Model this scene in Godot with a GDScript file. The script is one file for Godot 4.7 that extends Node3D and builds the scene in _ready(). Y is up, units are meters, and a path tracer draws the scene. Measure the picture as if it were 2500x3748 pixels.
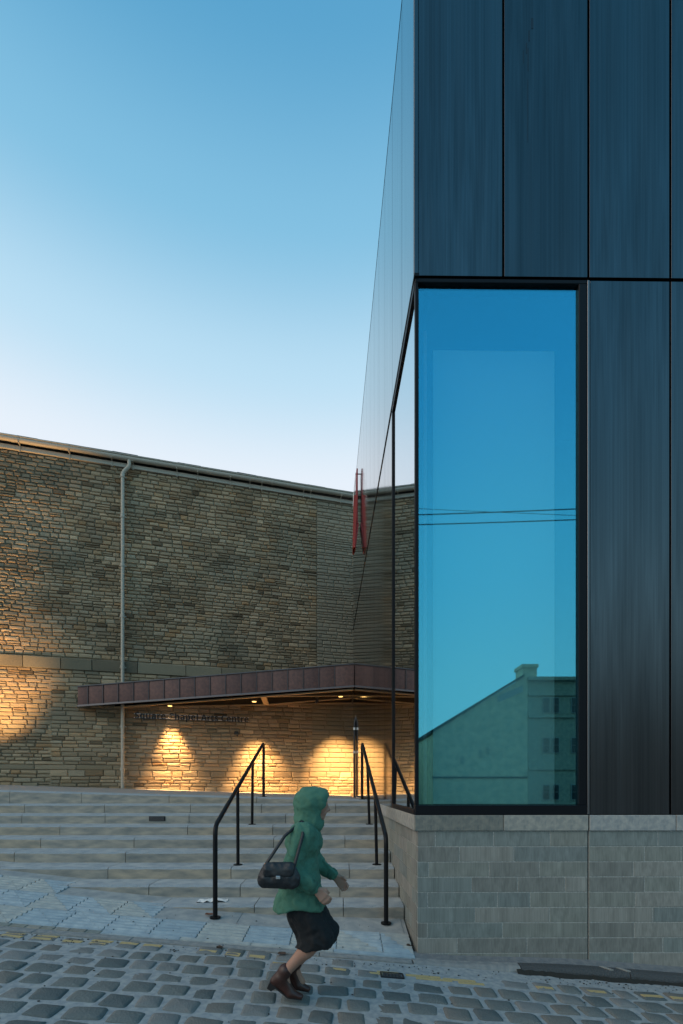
extends Node3D
# Dusk street corner: stone warehouse wall with a copper canopy, steps with handrails, dark metal clad tower with a tall corner window.
# x right, y up, -z away from the camera; the foot of the steps by the tower is y = 0.

const EYE := 1.48
var rng := RandomNumberGenerator.new()
var taken := {}
var M := {}
var T := {}

# ---------------------------------------------------------------- naming
func numbered(n: String) -> String:
	if not taken.has(n):
		taken[n] = 0
		return n
	taken[n] += 1
	return "%s_%03d" % [n, taken[n]]

func tag(o: Node, label := "", category := "", group := "", kind := "") -> void:
	if label: o.set_meta("label", label)
	if category: o.set_meta("category", category)
	if group: o.set_meta("group", group)
	if kind: o.set_meta("kind", kind)

func thing(called: String, label: String, category: String, at := Vector3.ZERO, group := "", kind := "") -> Node3D:
	var o := Node3D.new()
	o.name = numbered(called)
	add_child(o)
	o.position = at
	tag(o, label, category, group, kind)
	return o

func obj(called: String, mesh: Mesh, mat: Material, parent: Node = self, xf := Transform3D()) -> MeshInstance3D:
	var o := MeshInstance3D.new()
	o.name = numbered(called) if parent == self else called
	o.mesh = mesh
	if mat: o.material_override = mat
	o.transform = xf
	parent.add_child(o, true)
	return o

# ---------------------------------------------------------------- mesh helpers
func begin() -> SurfaceTool:
	var st := SurfaceTool.new()
	st.begin(Mesh.PRIMITIVE_TRIANGLES)
	st.set_smooth_group(-1)
	return st

func done(st: SurfaceTool) -> ArrayMesh:
	st.generate_normals()
	return st.commit()

func tri(st: SurfaceTool, a: Vector3, b: Vector3, c: Vector3, inside: Vector3) -> void:
	if (b - a).cross(c - a).dot((a + b + c) / 3.0 - inside) > 0.0:
		st.add_vertex(a); st.add_vertex(c); st.add_vertex(b)
	else:
		st.add_vertex(a); st.add_vertex(b); st.add_vertex(c)

func quad(st: SurfaceTool, a: Vector3, b: Vector3, c: Vector3, d: Vector3, inside: Vector3) -> void:
	tri(st, a, b, c, inside)
	tri(st, a, c, d, inside)

# bevelled box: h = half sizes
func bx(st: SurfaceTool, c: Vector3, size: Vector3, b := 0.0, xf := Transform3D()) -> void:
	var h := size / 2.0
	b = minf(b, minf(h.x, minf(h.y, h.z)) * 0.9)
	var P := func(s: Vector3, axis: int) -> Vector3:
		var v := Vector3(s.x * h.x, s.y * h.y, s.z * h.z)
		for k in 3:
			if k != axis: v[k] -= s[k] * b
		return xf * (c + v)
	var mid := xf * c
	for axis in 3:
		var a1 := (axis + 1) % 3
		var a2 := (axis + 2) % 3
		for s in [-1.0, 1.0]:
			var q := []
			for w in [[-1.0, -1.0], [1.0, -1.0], [1.0, 1.0], [-1.0, 1.0]]:
				var v := Vector3.ZERO
				v[axis] = s; v[a1] = w[0]; v[a2] = w[1]
				q.append(P.call(v, axis))
			quad(st, q[0], q[1], q[2], q[3], mid)
		if b > 0.0:
			for s1 in [-1.0, 1.0]:
				for s2 in [-1.0, 1.0]:
					var lo := Vector3.ZERO
					lo[axis] = -1.0; lo[a1] = s1; lo[a2] = s2
					var hi := lo
					hi[axis] = 1.0
					quad(st, P.call(lo, a1), P.call(hi, a1), P.call(hi, a2), P.call(lo, a2), mid)
	if b > 0.0:
		for sx in [-1.0, 1.0]:
			for sy in [-1.0, 1.0]:
				for sz in [-1.0, 1.0]:
					var s := Vector3(sx, sy, sz)
					tri(st, P.call(s, 0), P.call(s, 1), P.call(s, 2), mid)

func box_mesh(size: Vector3, b := 0.0, c := Vector3.ZERO) -> ArrayMesh:
	var st := begin()
	bx(st, c, size, b)
	return done(st)

# eight corners: 0-3 bottom (or near) ring, 4-7 the other ring
func hexa(st: SurfaceTool, p: Array) -> void:
	var m := Vector3.ZERO
	for v in p: m += v
	m /= 8.0
	quad(st, p[0], p[1], p[2], p[3], m)
	quad(st, p[4], p[5], p[6], p[7], m)
	for i in 4:
		var j := (i + 1) % 4
		quad(st, p[i], p[j], p[j + 4], p[i + 4], m)

func tube(st: SurfaceTool, pts: PackedVector3Array, r, sides := 10) -> void:
	st.set_smooth_group(1)
	var rings := []
	var n := pts.size()
	var up := Vector3(0.13, 0.31, 0.94).normalized()
	for i in n:
		var d: Vector3 = (pts[mini(i + 1, n - 1)] - pts[maxi(i - 1, 0)]).normalized()
		var s := d.cross(up).normalized()
		var t := s.cross(d).normalized()
		var rr: float = r[i] if r is Array else r
		var ring := PackedVector3Array()
		for k in sides:
			var a := TAU * k / sides
			ring.append(pts[i] + (s * cos(a) + t * sin(a)) * rr)
		rings.append(ring)
	for i in n - 1:
		for k in sides:
			var j := (k + 1) % sides
			var m: Vector3 = (pts[i] + pts[i + 1]) / 2.0
			quad(st, rings[i][k], rings[i][j], rings[i + 1][j], rings[i + 1][k], m)
	st.set_smooth_group(-1)
	for e in [0, n - 1]:
		var inn: Vector3 = pts[1] if e == 0 else pts[n - 2]
		for k in sides:
			tri(st, pts[e], rings[e][k], rings[e][(k + 1) % sides], inn)

func tube_mesh(pts: PackedVector3Array, r, sides := 10) -> ArrayMesh:
	var st := begin()
	tube(st, pts, r, sides)
	return done(st)

func disc(st: SurfaceTool, c: Vector3, r: float, h: float, sides := 16) -> void:
	tube(st, PackedVector3Array([c, c + Vector3(0, h, 0)]), r, sides)

# ---------------------------------------------------------------- textures and materials
func noise(freq: float, octaves := 4, seed_ := 1, type := FastNoiseLite.TYPE_SIMPLEX_SMOOTH) -> FastNoiseLite:
	var n := FastNoiseLite.new()
	n.seed = seed_
	n.frequency = freq
	n.noise_type = type
	n.fractal_octaves = octaves
	return n

# a seamless grey texture between lo and hi (sRGB values), optionally tinted from cold to warm
func grey_tex(n: FastNoiseLite, size: int, lo: float, hi: float, warm := 0.0, power := 1.0) -> ImageTexture:
	var src := n.get_seamless_image(size, size)
	var data := PackedByteArray()
	data.resize(size * size * 3)
	var raw := src.get_data()
	for i in size * size:
		var v := pow(raw[i] / 255.0, power)
		var g := lerpf(lo, hi, v) * 255.0
		var w := (v - 0.5) * warm * 255.0
		data[i * 3] = clampi(int(g + w), 0, 255)
		data[i * 3 + 1] = clampi(int(g), 0, 255)
		data[i * 3 + 2] = clampi(int(g - w), 0, 255)
	return ImageTexture.create_from_image(Image.create_from_data(size, size, false, Image.FORMAT_RGB8, data))

# vertical streaks (brushed, weathered sheet metal): long in y, fine in x
func streak_tex(size: int, seed_: int, lo: float, hi: float) -> ImageTexture:
	var a := noise(0.09, 4, seed_)
	var b := noise(0.012, 3, seed_ + 5)
	var im := Image.create(size, size, false, Image.FORMAT_RGB8)
	for y in size:
		var wy := sin(TAU * y / size) * 14.0
		var wc := cos(TAU * y / size) * 14.0
		for x in size:
			var ang := TAU * x / size
			var fine := a.get_noise_3d(cos(ang) * size / TAU, sin(ang) * size / TAU, wy * 0.6 + wc * 0.3)
			var broad := b.get_noise_3d(cos(ang) * size / TAU, sin(ang) * size / TAU, (wy + wc) * 2.2)
			var v := clampf(0.5 + fine * 0.55 + broad * 0.6, 0.0, 1.0)
			var g := lerpf(lo, hi, v)
			im.set_pixel(x, y, Color(g, g, g))
	return ImageTexture.create_from_image(im)

# tooled ashlar: fine vertical flutes that fade in and out, 96 to a tile
func flute_tex(size: int) -> ImageTexture:
	var a := noise(0.02, 3, 41)
	var soft := a.get_seamless_image(size, size).get_data()
	var fine := noise(0.25, 2, 42).get_seamless_image(size, size).get_data()
	var data := PackedByteArray()
	data.resize(size * size)
	for y in size:
		for x in size:
			var i := y * size + x
			var amp := smoothstep(0.35, 0.7, soft[i] / 255.0)
			var v := 0.5 + 0.38 * amp * sin(TAU * 16.0 * x / size) + (fine[i] / 255.0 - 0.5) * 0.5
			data[i] = clampi(int(v * 255.0), 0, 255)
	return ImageTexture.create_from_image(Image.create_from_data(size, size, false, Image.FORMAT_L8, data))

func lin(r: float, g: float, b: float) -> Color:
	return Color(r, g, b).linear_to_srgb()

func mat(c: Color, rough := 0.8, metal := 0.0, tex: Texture2D = null, scale := 1.0, bump: Texture2D = null, bump_cm := 0.0, spec := 0.5) -> StandardMaterial3D:
	var m := StandardMaterial3D.new()
	m.albedo_color = c
	m.roughness = rough
	m.metallic = metal
	m.metallic_specular = spec
	if tex or bump:
		m.uv1_triplanar = true
		m.uv1_world_triplanar = true
		m.uv1_scale = Vector3.ONE * scale
	if tex: m.albedo_texture = tex
	if bump:
		m.heightmap_enabled = true
		m.heightmap_texture = bump
		m.heightmap_scale = bump_cm
	return m

func make_materials() -> void:
	T.grain = grey_tex(noise(0.05, 5, 3), 512, 0.62, 1.0, 0.06)
	T.blotch = grey_tex(noise(0.012, 5, 8), 512, 0.80, 1.0, 0.05)
	T.stain = grey_tex(noise(0.017, 5, 29), 512, 0.70, 1.0, 0.08, 0.8)
	T.rough = grey_tex(noise(0.03, 6, 13), 512, 0.0, 1.0)
	T.fine = grey_tex(noise(0.14, 4, 17), 512, 0.0, 1.0)
	T.speck = grey_tex(noise(0.11, 4, 23), 512, 0.45, 1.0, 0.0, 1.0)
	T.streak = streak_tex(512, 31, 0.82, 1.0)
	T.streak_rough = streak_tex(512, 57, 0.84, 1.0)
	T.flute = flute_tex(512)
	# back wall stones take their tone from vertex colours
	M.stone = mat(Color.WHITE, 0.92, 0.0, T.grain, 1.7, T.rough, 0.6, 0.3)
	M.stone.vertex_color_use_as_albedo = true
	M.mortar = mat(lin(0.36, 0.29, 0.20), 0.95, 0.0, T.grain, 1.5, T.rough, 1.0, 0.2)
	# steps
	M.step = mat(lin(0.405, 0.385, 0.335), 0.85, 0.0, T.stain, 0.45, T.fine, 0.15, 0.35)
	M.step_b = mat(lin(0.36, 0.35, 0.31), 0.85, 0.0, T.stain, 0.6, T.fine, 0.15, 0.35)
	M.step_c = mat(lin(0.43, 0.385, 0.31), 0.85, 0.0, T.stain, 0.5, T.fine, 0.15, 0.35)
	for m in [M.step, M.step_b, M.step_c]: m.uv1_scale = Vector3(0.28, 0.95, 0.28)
	M.tread = mat(lin(0.43, 0.455, 0.455), 0.85, 0.0, T.blotch, 0.6, T.fine, 0.12, 0.35)  # same stone as the risers; paler grey paints in the sky light on treads
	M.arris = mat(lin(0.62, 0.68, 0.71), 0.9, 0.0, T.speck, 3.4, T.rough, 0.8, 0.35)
	M.landing = mat(lin(0.36, 0.33, 0.29), 0.85, 0.0, T.blotch, 0.5, T.fine, 0.15)
	M.plain = mat(lin(0.38, 0.395, 0.385), 0.88, 0.0, T.blotch, 0.8, T.fine, 0.15, 0.35)
	M.tactile = [mat(lin(0.40, 0.475, 0.51), 0.85, 0.0, T.blotch, 1.1), mat(lin(0.44, 0.465, 0.445), 0.85, 0.0, T.blotch, 1.3), mat(lin(0.355, 0.44, 0.485), 0.85, 0.0, T.blotch, 0.9)]
	# road
	M.bed = mat(lin(0.395, 0.415, 0.415), 0.93, 0.0, T.blotch, 2.3, T.fine, 0.30, 0.3)
	M.sett = []
	for c in [[0.29, 0.315, 0.30], [0.32, 0.34, 0.32], [0.235, 0.265, 0.26], [0.35, 0.34, 0.305], [0.39, 0.395, 0.375], [0.42, 0.43, 0.415]]:
		M.sett.append(mat(lin(c[0], c[1], c[2]), 0.9, 0.0, T.speck, 2.3 + M.sett.size() * 0.37, T.rough, 0.45, 0.2))
	M.paint = mat(lin(0.95, 0.70, 0.32), 0.75, 0.0, T.speck, 4.0, T.fine, 0.1)
	M.white_paint = mat(lin(0.55, 0.53, 0.48), 0.75, 0.0, T.speck, 4.0)
	M.kerb = mat(lin(0.13, 0.135, 0.135), 0.85, 0.0, T.speck, 1.9, T.rough, 0.9)
	M.kerb_pale = mat(lin(0.29, 0.295, 0.285), 0.88, 0.0, T.blotch, 1.7, T.rough, 0.5)
	M.pave = mat(lin(0.22, 0.225, 0.225), 0.9, 0.0, T.blotch, 1.8, T.rough, 0.6)
	M.dirt = mat(lin(0.045, 0.043, 0.035), 0.95, 0.0, T.speck, 5.0)
	M.asphalt = mat(lin(0.06, 0.06, 0.06), 0.9, 0.0, T.grain, 1.0)
	# plinth
	M.ashlar = []
	for c in [[0.265, 0.285, 0.26], [0.295, 0.295, 0.255], [0.25, 0.27, 0.25], [0.335, 0.32, 0.28], [0.265, 0.26, 0.23]]:
		var m := mat(lin(c[0], c[1], c[2]), 0.9, 0.0, T.streak, 1.6, T.flute, 0.09, 0.3)
		m.uv1_offset = Vector3(0.31, 0.17, 0.23) * M.ashlar.size()
		M.ashlar.append(m)
	M.coping = [mat(lin(0.25, 0.245, 0.21), 0.88, 0.0, T.blotch, 2.2, T.flute, 0.3), mat(lin(0.40, 0.38, 0.33), 0.88, 0.0, T.blotch, 2.2, T.flute, 0.2), mat(lin(0.43, 0.42, 0.39), 0.88, 0.0, T.blotch, 2.2, T.flute, 0.2)]
	M.joint = mat(lin(0.56, 0.55, 0.50), 0.95, 0.0, T.grain, 2.0)
	# tower metal: dark oxidised sheet, satin, with vertical streaks
	M.metal = []
	for i in 4:
		var k: float = [1.0, 0.9, 1.12, 1.0][i]
		var m := mat(lin(0.118 * k, 0.120 * k, 0.126 * k), 0.32, 1.0, T.streak, 1.0)
		m.uv1_scale = Vector3(0.8, 0.16, 0.8)
		m.uv1_offset = Vector3(0.37 * i, 0.21 * i, 0.0)
		m.roughness = 0.33
		m.roughness_texture = T.streak_rough
		m.heightmap_enabled = true
		m.heightmap_texture = T.streak
		m.heightmap_scale = 0.03
		M.metal.append(m)
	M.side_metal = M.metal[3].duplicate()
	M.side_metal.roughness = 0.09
	M.side_metal.albedo_color = lin(0.33, 0.32, 0.32)  # same sheet as the front, lightened to paint in its grazing sky reflection
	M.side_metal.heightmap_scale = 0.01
	M.trim = mat(lin(0.20, 0.19, 0.19), 0.4, 1.0)
	M.stain = mat(lin(0.055, 0.058, 0.062), 0.45, 1.0)
	M.black = mat(lin(0.012, 0.012, 0.014), 0.45)
	M.void_ = mat(lin(0.006, 0.006, 0.007), 0.95, 0.0, null, 1.0, null, 0.0, 0.1)
	M.frame = mat(lin(0.008, 0.009, 0.011), 0.45, 0.0, null, 1.0, null, 0.0, 0.25)
	M.rail = mat(lin(0.008, 0.008, 0.009), 0.4, 0.0, null, 1.0, null, 0.0, 0.3)
	var white := Image.create(4, 4, false, Image.FORMAT_RGB8)
	white.fill(Color.WHITE)
	T.white = ImageTexture.create_from_image(white)
	M.glass = StandardMaterial3D.new()
	M.glass.albedo_texture = T.white
	M.glass.albedo_color = Color(lin(0.16, 0.65, 0.80), 0.43)
	M.glass.transparency = BaseMaterial3D.TRANSPARENCY_ALPHA
	M.glass.metallic = 1.0
	M.glass.roughness = 0.015
	M.blind = mat(lin(0.40, 0.80, 0.76), 0.9)  # teal puts the tint of daylight through the pane into the colour
	# canopy
	M.copper = []
	for c in [[0.145, 0.08, 0.07], [0.13, 0.072, 0.064], [0.165, 0.092, 0.08]]:
		M.copper.append(mat(lin(c[0], c[1], c[2]), 0.52, 0.55, T.blotch, 1.3, T.fine, 0.12))
	M.lead = mat(lin(0.10, 0.095, 0.10), 0.5, 0.5)
	M.timber = mat(lin(0.66, 0.46, 0.26), 0.6, 0.0, T.grain, 2.0)
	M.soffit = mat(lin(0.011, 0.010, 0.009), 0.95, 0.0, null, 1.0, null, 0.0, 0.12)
	M.lamp = StandardMaterial3D.new()
	M.lamp.albedo_color = Color(1, 0.9, 0.7)
	M.lamp.emission_enabled = true
	M.lamp.emission = Color(1.0, 0.80, 0.45)
	M.lamp.emission_energy_multiplier = 2.6
	M.cream = mat(lin(0.66, 0.58, 0.46), 0.5, 0.0, T.grain, 1.4)
	M.slate = mat(lin(0.05, 0.065, 0.065), 0.7, 0.0, T.grain, 2.0)
	M.steel = mat(lin(0.55, 0.55, 0.54), 0.35, 0.9)
	M.red = mat(lin(0.30, 0.014, 0.013), 0.42)
	M.red_b = mat(lin(0.34, 0.03, 0.018), 0.45)
	# far side of the street
	M.render = mat(lin(0.68, 0.56, 0.38), 0.9, 0.0, T.blotch, 0.25)
	M.gritstone = mat(lin(0.42, 0.37, 0.28), 0.9, 0.0, T.blotch, 0.6, T.rough, 1.0)
	M.darkwall = mat(lin(0.05, 0.05, 0.05), 0.9)
	M.sash = mat(lin(0.30, 0.30, 0.28), 0.6)
	M.dark_glass = mat(lin(0.02, 0.025, 0.03), 0.08)
	M.paper = mat(lin(0.62, 0.62, 0.60), 0.9)
	M.leaf = mat(lin(0.16, 0.055, 0.025), 0.8)
	M.leaf_b = mat(lin(0.07, 0.04, 0.025), 0.8)
	# person
	M.skin = mat(lin(0.36, 0.19, 0.13), 0.55)
	M.skin.subsurf_scatter_enabled = true
	M.skin.subsurf_scatter_strength = 0.1
	M.coat = mat(lin(0.12, 0.34, 0.225), 0.85, 0.0, T.speck, 6.0, T.fine, 0.15)
	M.coat_dark = mat(lin(0.085, 0.25, 0.165), 0.85, 0.0, T.speck, 6.0, T.fine, 0.15)
	M.skirt = mat(lin(0.012, 0.014, 0.017), 0.85, 0.0, T.speck, 6.0, T.fine, 0.1)
	M.boot = mat(lin(0.045, 0.016, 0.011), 0.42)
	M.sole = mat(lin(0.012, 0.010, 0.010), 0.7)
	M.hair = mat(lin(0.05, 0.03, 0.018), 0.55)
	M.bag = mat(lin(0.013, 0.014, 0.016), 0.5)
	M.eye = mat(lin(0.02, 0.015, 0.012), 0.2)

# ---------------------------------------------------------------- sky
func grad(stops: Array, x: float) -> Vector3:
	for i in range(1, stops.size()):
		if x <= stops[i][0]:
			var t: float = clampf((x - stops[i - 1][0]) / (stops[i][0] - stops[i - 1][0]), 0.0, 1.0)
			t = t * t * (3.0 - 2.0 * t) * 0.4 + t * 0.6
			return stops[i - 1][1].lerp(stops[i][1], t)
	return stops[-1][1]

func make_sky() -> void:
	var w := 256
	var h := 256
	var im := Image.create(w, h, false, Image.FORMAT_RGBF)
	# elevation -> radiance, towards the afterglow and away from it
	var glow := [[0.0, Vector3(1.05, 0.92, 0.84)], [18.0, Vector3(1.0, 0.94, 0.95)], [32.0, Vector3(0.80, 0.88, 0.97)], [40.0, Vector3(0.50, 0.74, 0.91)], [49.0, Vector3(0.23, 0.53, 0.76)], [58.0, Vector3(0.105, 0.37, 0.62)], [72.0, Vector3(0.07, 0.28, 0.52)], [90.0, Vector3(0.05, 0.22, 0.45)]]
	var away := [[0.0, Vector3(0.78, 0.90, 0.93)], [10.0, Vector3(0.54, 0.84, 0.96)], [24.0, Vector3(0.30, 0.72, 0.98)], [40.0, Vector3(0.13, 0.52, 0.90)], [60.0, Vector3(0.05, 0.29, 0.53)], [90.0, Vector3(0.05, 0.22, 0.45)]]
	for y in h:
		var el := 90.0 - 180.0 * (y + 0.5) / h
		var a := grad(glow, maxf(el, 0.0))
		var b := grad(away, maxf(el, 0.0))
		for x in w:
			var az := 360.0 * (x + 0.5) / w
			var k := smoothstep(-0.55, 0.75, cos(deg_to_rad(az + 38.0)))
			var c := b.lerp(a, k)
			if el < 0.0: c = c.lerp(Vector3(0.12, 0.13, 0.14), clampf(-el / 6.0, 0.0, 1.0))
			im.set_pixel(x, y, Color(c.x, c.y, c.z))
	var sky := Sky.new()
	var sm := PanoramaSkyMaterial.new()
	sm.panorama = ImageTexture.create_from_image(im)
	sky.sky_material = sm
	var env := Environment.new()
	env.background_mode = Environment.BG_SKY
	env.sky = sky
	env.tonemap_mode = Environment.TONE_MAPPER_LINEAR
	env.tonemap_exposure = 1.0
	env.sdfgi_enabled = true
	env.ssao_enabled = true
	env.ssil_enabled = true
	var we := WorldEnvironment.new()
	we.name = "world_environment"
	we.environment = env
	add_child(we)

# ---------------------------------------------------------------- lie of the land
func road_y(x: float, d: float) -> float:
	return -0.105 - 0.081 * clampf(x, -14.0, 14.0) + 0.02 * clampf(d - 4.54, -6.0, 0.5)

func foot_slope(x: float) -> float:
	if x > 0.6: return 0.16
	if x > -0.6: return lerpf(0.08, 0.16, (x + 0.6) / 1.2)
	if x > -2.2: return lerpf(0.062, 0.08, (x + 2.2) / 1.6)
	if x > -4.3: return lerpf(0.094, 0.062, (x + 4.3) / 2.1)
	return 0.094

func foot_y(x: float, d: float) -> float:
	return -0.093 - 0.081 * x + foot_slope(x) * (d - 4.54)

func step_front(i: int) -> float:
	return 5.43 + 0.39 * (i - 1)

func side_x(d: float) -> float:          # the tower's plinth side at depth d
	return 0.735 - 0.0324 * (d - 4.69)

func wall_d(x: float) -> float:          # depth of the stone wall's face at x
	return 17.5 + (x - 0.4414) * 0.2766

func land_y(x: float, d: float) -> float:
	var t := clampf((d - 8.55) / (wall_d(x) - 8.55), 0.0, 1.2)
	return lerpf(1.25 - 0.0255 * (x - 0.4), 1.165 - 0.0354 * (x - 0.44), t)

func v3(x: float, y: float, d: float) -> Vector3:
	return Vector3(x, y, -d)

func _ready() -> void:
	rng.seed = 20
	var cam := Camera3D.new()
	cam.name = "camera"
	add_child(cam)
	cam.position = Vector3(0, EYE, 0)
	cam.projection = Camera3D.PROJECTION_FRUSTUM
	cam.keep_aspect = Camera3D.KEEP_HEIGHT
	cam.near = 0.05
	cam.far = 600.0
	cam.size = 0.05 * 1024.0 / 483.5
	cam.frustum_offset = Vector2(0, 0.05 * 274.7 / 483.5)
	cam.current = true
	make_sky()
	var fill_light := DirectionalLight3D.new()  # added soft fill from behind-left, brightening the facades; the sky afterglow lies ahead
	fill_light.name = "facade_fill_light"
	add_child(fill_light)
	fill_light.light_color = Color(1.0, 0.90, 0.78)
	fill_light.light_energy = 0.36
	fill_light.light_angular_distance = 45.0
	fill_light.shadow_enabled = true
	fill_light.look_at_from_position(Vector3(-50, 48, 34), Vector3.ZERO)
	make_materials()
	ground()
	stone_building()
	canopy()
	tower()
	stairs()
	footway()
	road()
	handrails()
	across_the_street()
	red_sign()
	small_things()
	person()

# ---------------------------------------------------------------- ground
func sheet(x0: float, x1: float, nx: int, d0: float, d1: float, nd: int, f: Callable, thick := 0.3) -> ArrayMesh:
	var st := SurfaceTool.new()
	st.begin(Mesh.PRIMITIVE_TRIANGLES)
	st.set_smooth_group(1)
	for i in nx:
		for j in nd:
			var p := []
			for c in [[0, 0], [1, 0], [1, 1], [0, 1]]:
				var d := lerpf(d0, d1, float(j + c[1]) / nd)
				var x := lerpf(x0, x1, float(i + c[0]) / nx)
				p.append(v3(x, f.call(x, d), d))
			quad(st, p[0], p[1], p[2], p[3], (p[0] + p[2]) / 2.0 - Vector3(0, 1, 0))
	st.set_smooth_group(-1)
	for e in [[x0, d0, x1, d0], [x0, d1, x1, d1], [x0, d0, x0, d1], [x1, d0, x1, d1]]:
		var n := maxi(nx, nd)
		for k in n:
			var xa := lerpf(e[0], e[2], float(k) / n)
			var da := lerpf(e[1], e[3], float(k) / n)
			var xb := lerpf(e[0], e[2], float(k + 1) / n)
			var db := lerpf(e[1], e[3], float(k + 1) / n)
			var a := v3(xa, f.call(xa, da), da)
			var b := v3(xb, f.call(xb, db), db)
			quad(st, a, b, b - Vector3(0, thick, 0), a - Vector3(0, thick, 0), v3((x0 + x1) / 2, 0, (d0 + d1) / 2))
	return done(st)

func ground() -> void:
	var g := obj("ground", sheet(-320, 320, 8, -320, 320, 8, func(_x, _d): return -3.2, 0.5), M.asphalt)
	tag(g, "dark ground far below the street level", "ground", "", "structure")

# a flat convex piece of paving: polygon in (x, d), laid on the height function
func piece_mesh(poly: PackedVector2Array, f: Callable, up: float, thick := 0.03, bevel := 0.004) -> ArrayMesh:
	var st := begin()
	var c := Vector2.ZERO
	for p in poly: c += p
	c /= poly.size()
	var mid := v3(c.x, f.call(c.x, c.y) - thick, c.y)
	var low := []
	var ring := []
	var top := []
	for p in poly:
		var inn := p + (c - p).normalized() * bevel * 1.4
		low.append(v3(p.x, f.call(p.x, p.y) + up - thick, p.y))
		ring.append(v3(p.x, f.call(p.x, p.y) + up - bevel, p.y))
		top.append(v3(inn.x, f.call(inn.x, inn.y) + up, inn.y))
	var tm := v3(c.x, f.call(c.x, c.y) + up, c.y)
	var n := poly.size()
	for i in n:
		var j := (i + 1) % n
		quad(st, low[i], low[j], ring[j], ring[i], mid)
		quad(st, ring[i], ring[j], top[j], top[i], mid)
		tri(st, top[i], top[j], tm, mid - Vector3(0, 1, 0))
	return done(st)

# ---------------------------------------------------------------- the stone building at the back
var WALL := Transform3D()

func stone_geo(st: SurfaceTool, o: Vector3, w: float, h: float, proud: float, col: Color, craggy := 1.0) -> void:
	var outer := []
	var inner := []
	var j := 0.012 * craggy
	var e := minf(0.02, h * 0.2)
	for p in [[-1, -1], [-0.1, -1], [1, -1], [1, 0.05], [1, 1], [0.15, 1], [-1, 1], [-1, -0.1]]:
		var x: float = p[0] * w / 2.0
		var y: float = p[1] * h / 2.0
		outer.append(o + Vector3(x + rng.randf_range(-j, j) * 0.7, y + rng.randf_range(-j, j) * 0.6, -0.022))
		inner.append(o + Vector3(x * (1.0 - 2.0 * e / w) + rng.randf_range(-j, j), y * (1.0 - 2.0 * e / h) + rng.randf_range(-j, j) * 0.6, proud + rng.randf_range(-1.0, 0.5) * 0.016 * craggy))
	var m := o + Vector3(rng.randf_range(-0.2, 0.2) * w, rng.randf_range(-0.15, 0.25) * h, proud + rng.randf_range(-0.2, 1.0) * 0.014 * craggy)
	var back := o + Vector3(0, 0, -0.5)
	st.set_color(col)
	for i in 8:
		var k := (i + 1) % 8
		quad(st, outer[i], outer[k], inner[k], inner[i], back)
		tri(st, inner[i], inner[k], m, back)

func stone_tone(u: float, y: float, soot: FastNoiseLite, patch: FastNoiseLite, zone: int) -> Color:
	var pal := [Vector3(0.395, 0.325, 0.235), Vector3(0.37, 0.315, 0.23), Vector3(0.42, 0.35, 0.255), Vector3(0.345, 0.30, 0.225), Vector3(0.39, 0.305, 0.205), Vector3(0.32, 0.275, 0.205), Vector3(0.385, 0.345, 0.27)]
	var c: Vector3 = pal[rng.randi() % 7]
	if rng.randf() < 0.035: c = Vector3(0.17, 0.14, 0.10)
	if rng.randf() < 0.035: c = Vector3(0.38, 0.27, 0.165)
	if rng.randf() < 0.06: c = Vector3(0.48, 0.40, 0.29)
	c *= rng.randf_range(0.98, 1.18)
	var s := clampf(0.98 + soot.get_noise_2d(u, y) * 0.6, 0.55, 1.12)
	var p := patch.get_noise_2d(u, y)
	c *= s
	if p > 0.1: c = c.lerp(Vector3(0.30, 0.295, 0.24) * s, clampf(p * 1.6, 0.0, 0.65))
	if zone == 1: c = c.lerp(Vector3(0.40, 0.385, 0.325), 0.75) * 0.95
	c *= Vector3(1.28, 1.13, 0.98)
	if zone == 3: c = c.lerp(Vector3(0.38, 0.315, 0.215), 0.6)
	return Color(c.x, c.y, c.z)

func courses(list: Array, u0: float, u1: float, y0: float, y1: float, hmin: float, hmax: float, wmin: float, wmax: float, zone: int) -> void:
	var y := y0
	while y < y1 - 0.03:
		var h := rng.randf_range(hmin, hmax)
		if y + h > y1 - hmin * 0.6: h = y1 - y
		var u := u0 + (0.0 if zone == 1 else rng.randf_range(-0.15, 0.0))
		var last := u
		while u < u1 - 0.02:
			var w := rng.randf_range(wmin, wmax) * (0.75 + 1.6 * h)
			if u + w > u1 - wmin * 0.6: w = u1 - u
			if rng.randf() < 0.09 and h > 0.115 and zone == 0:
				var f := rng.randf_range(0.4, 0.6)
				list.append([u, y, w, h * f, zone])
				list.append([u, y + h * f, w, h * (1.0 - f), zone])
			else:
				list.append([u, y, w, h, zone])
			last = u
			u += w
		y += h

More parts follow.
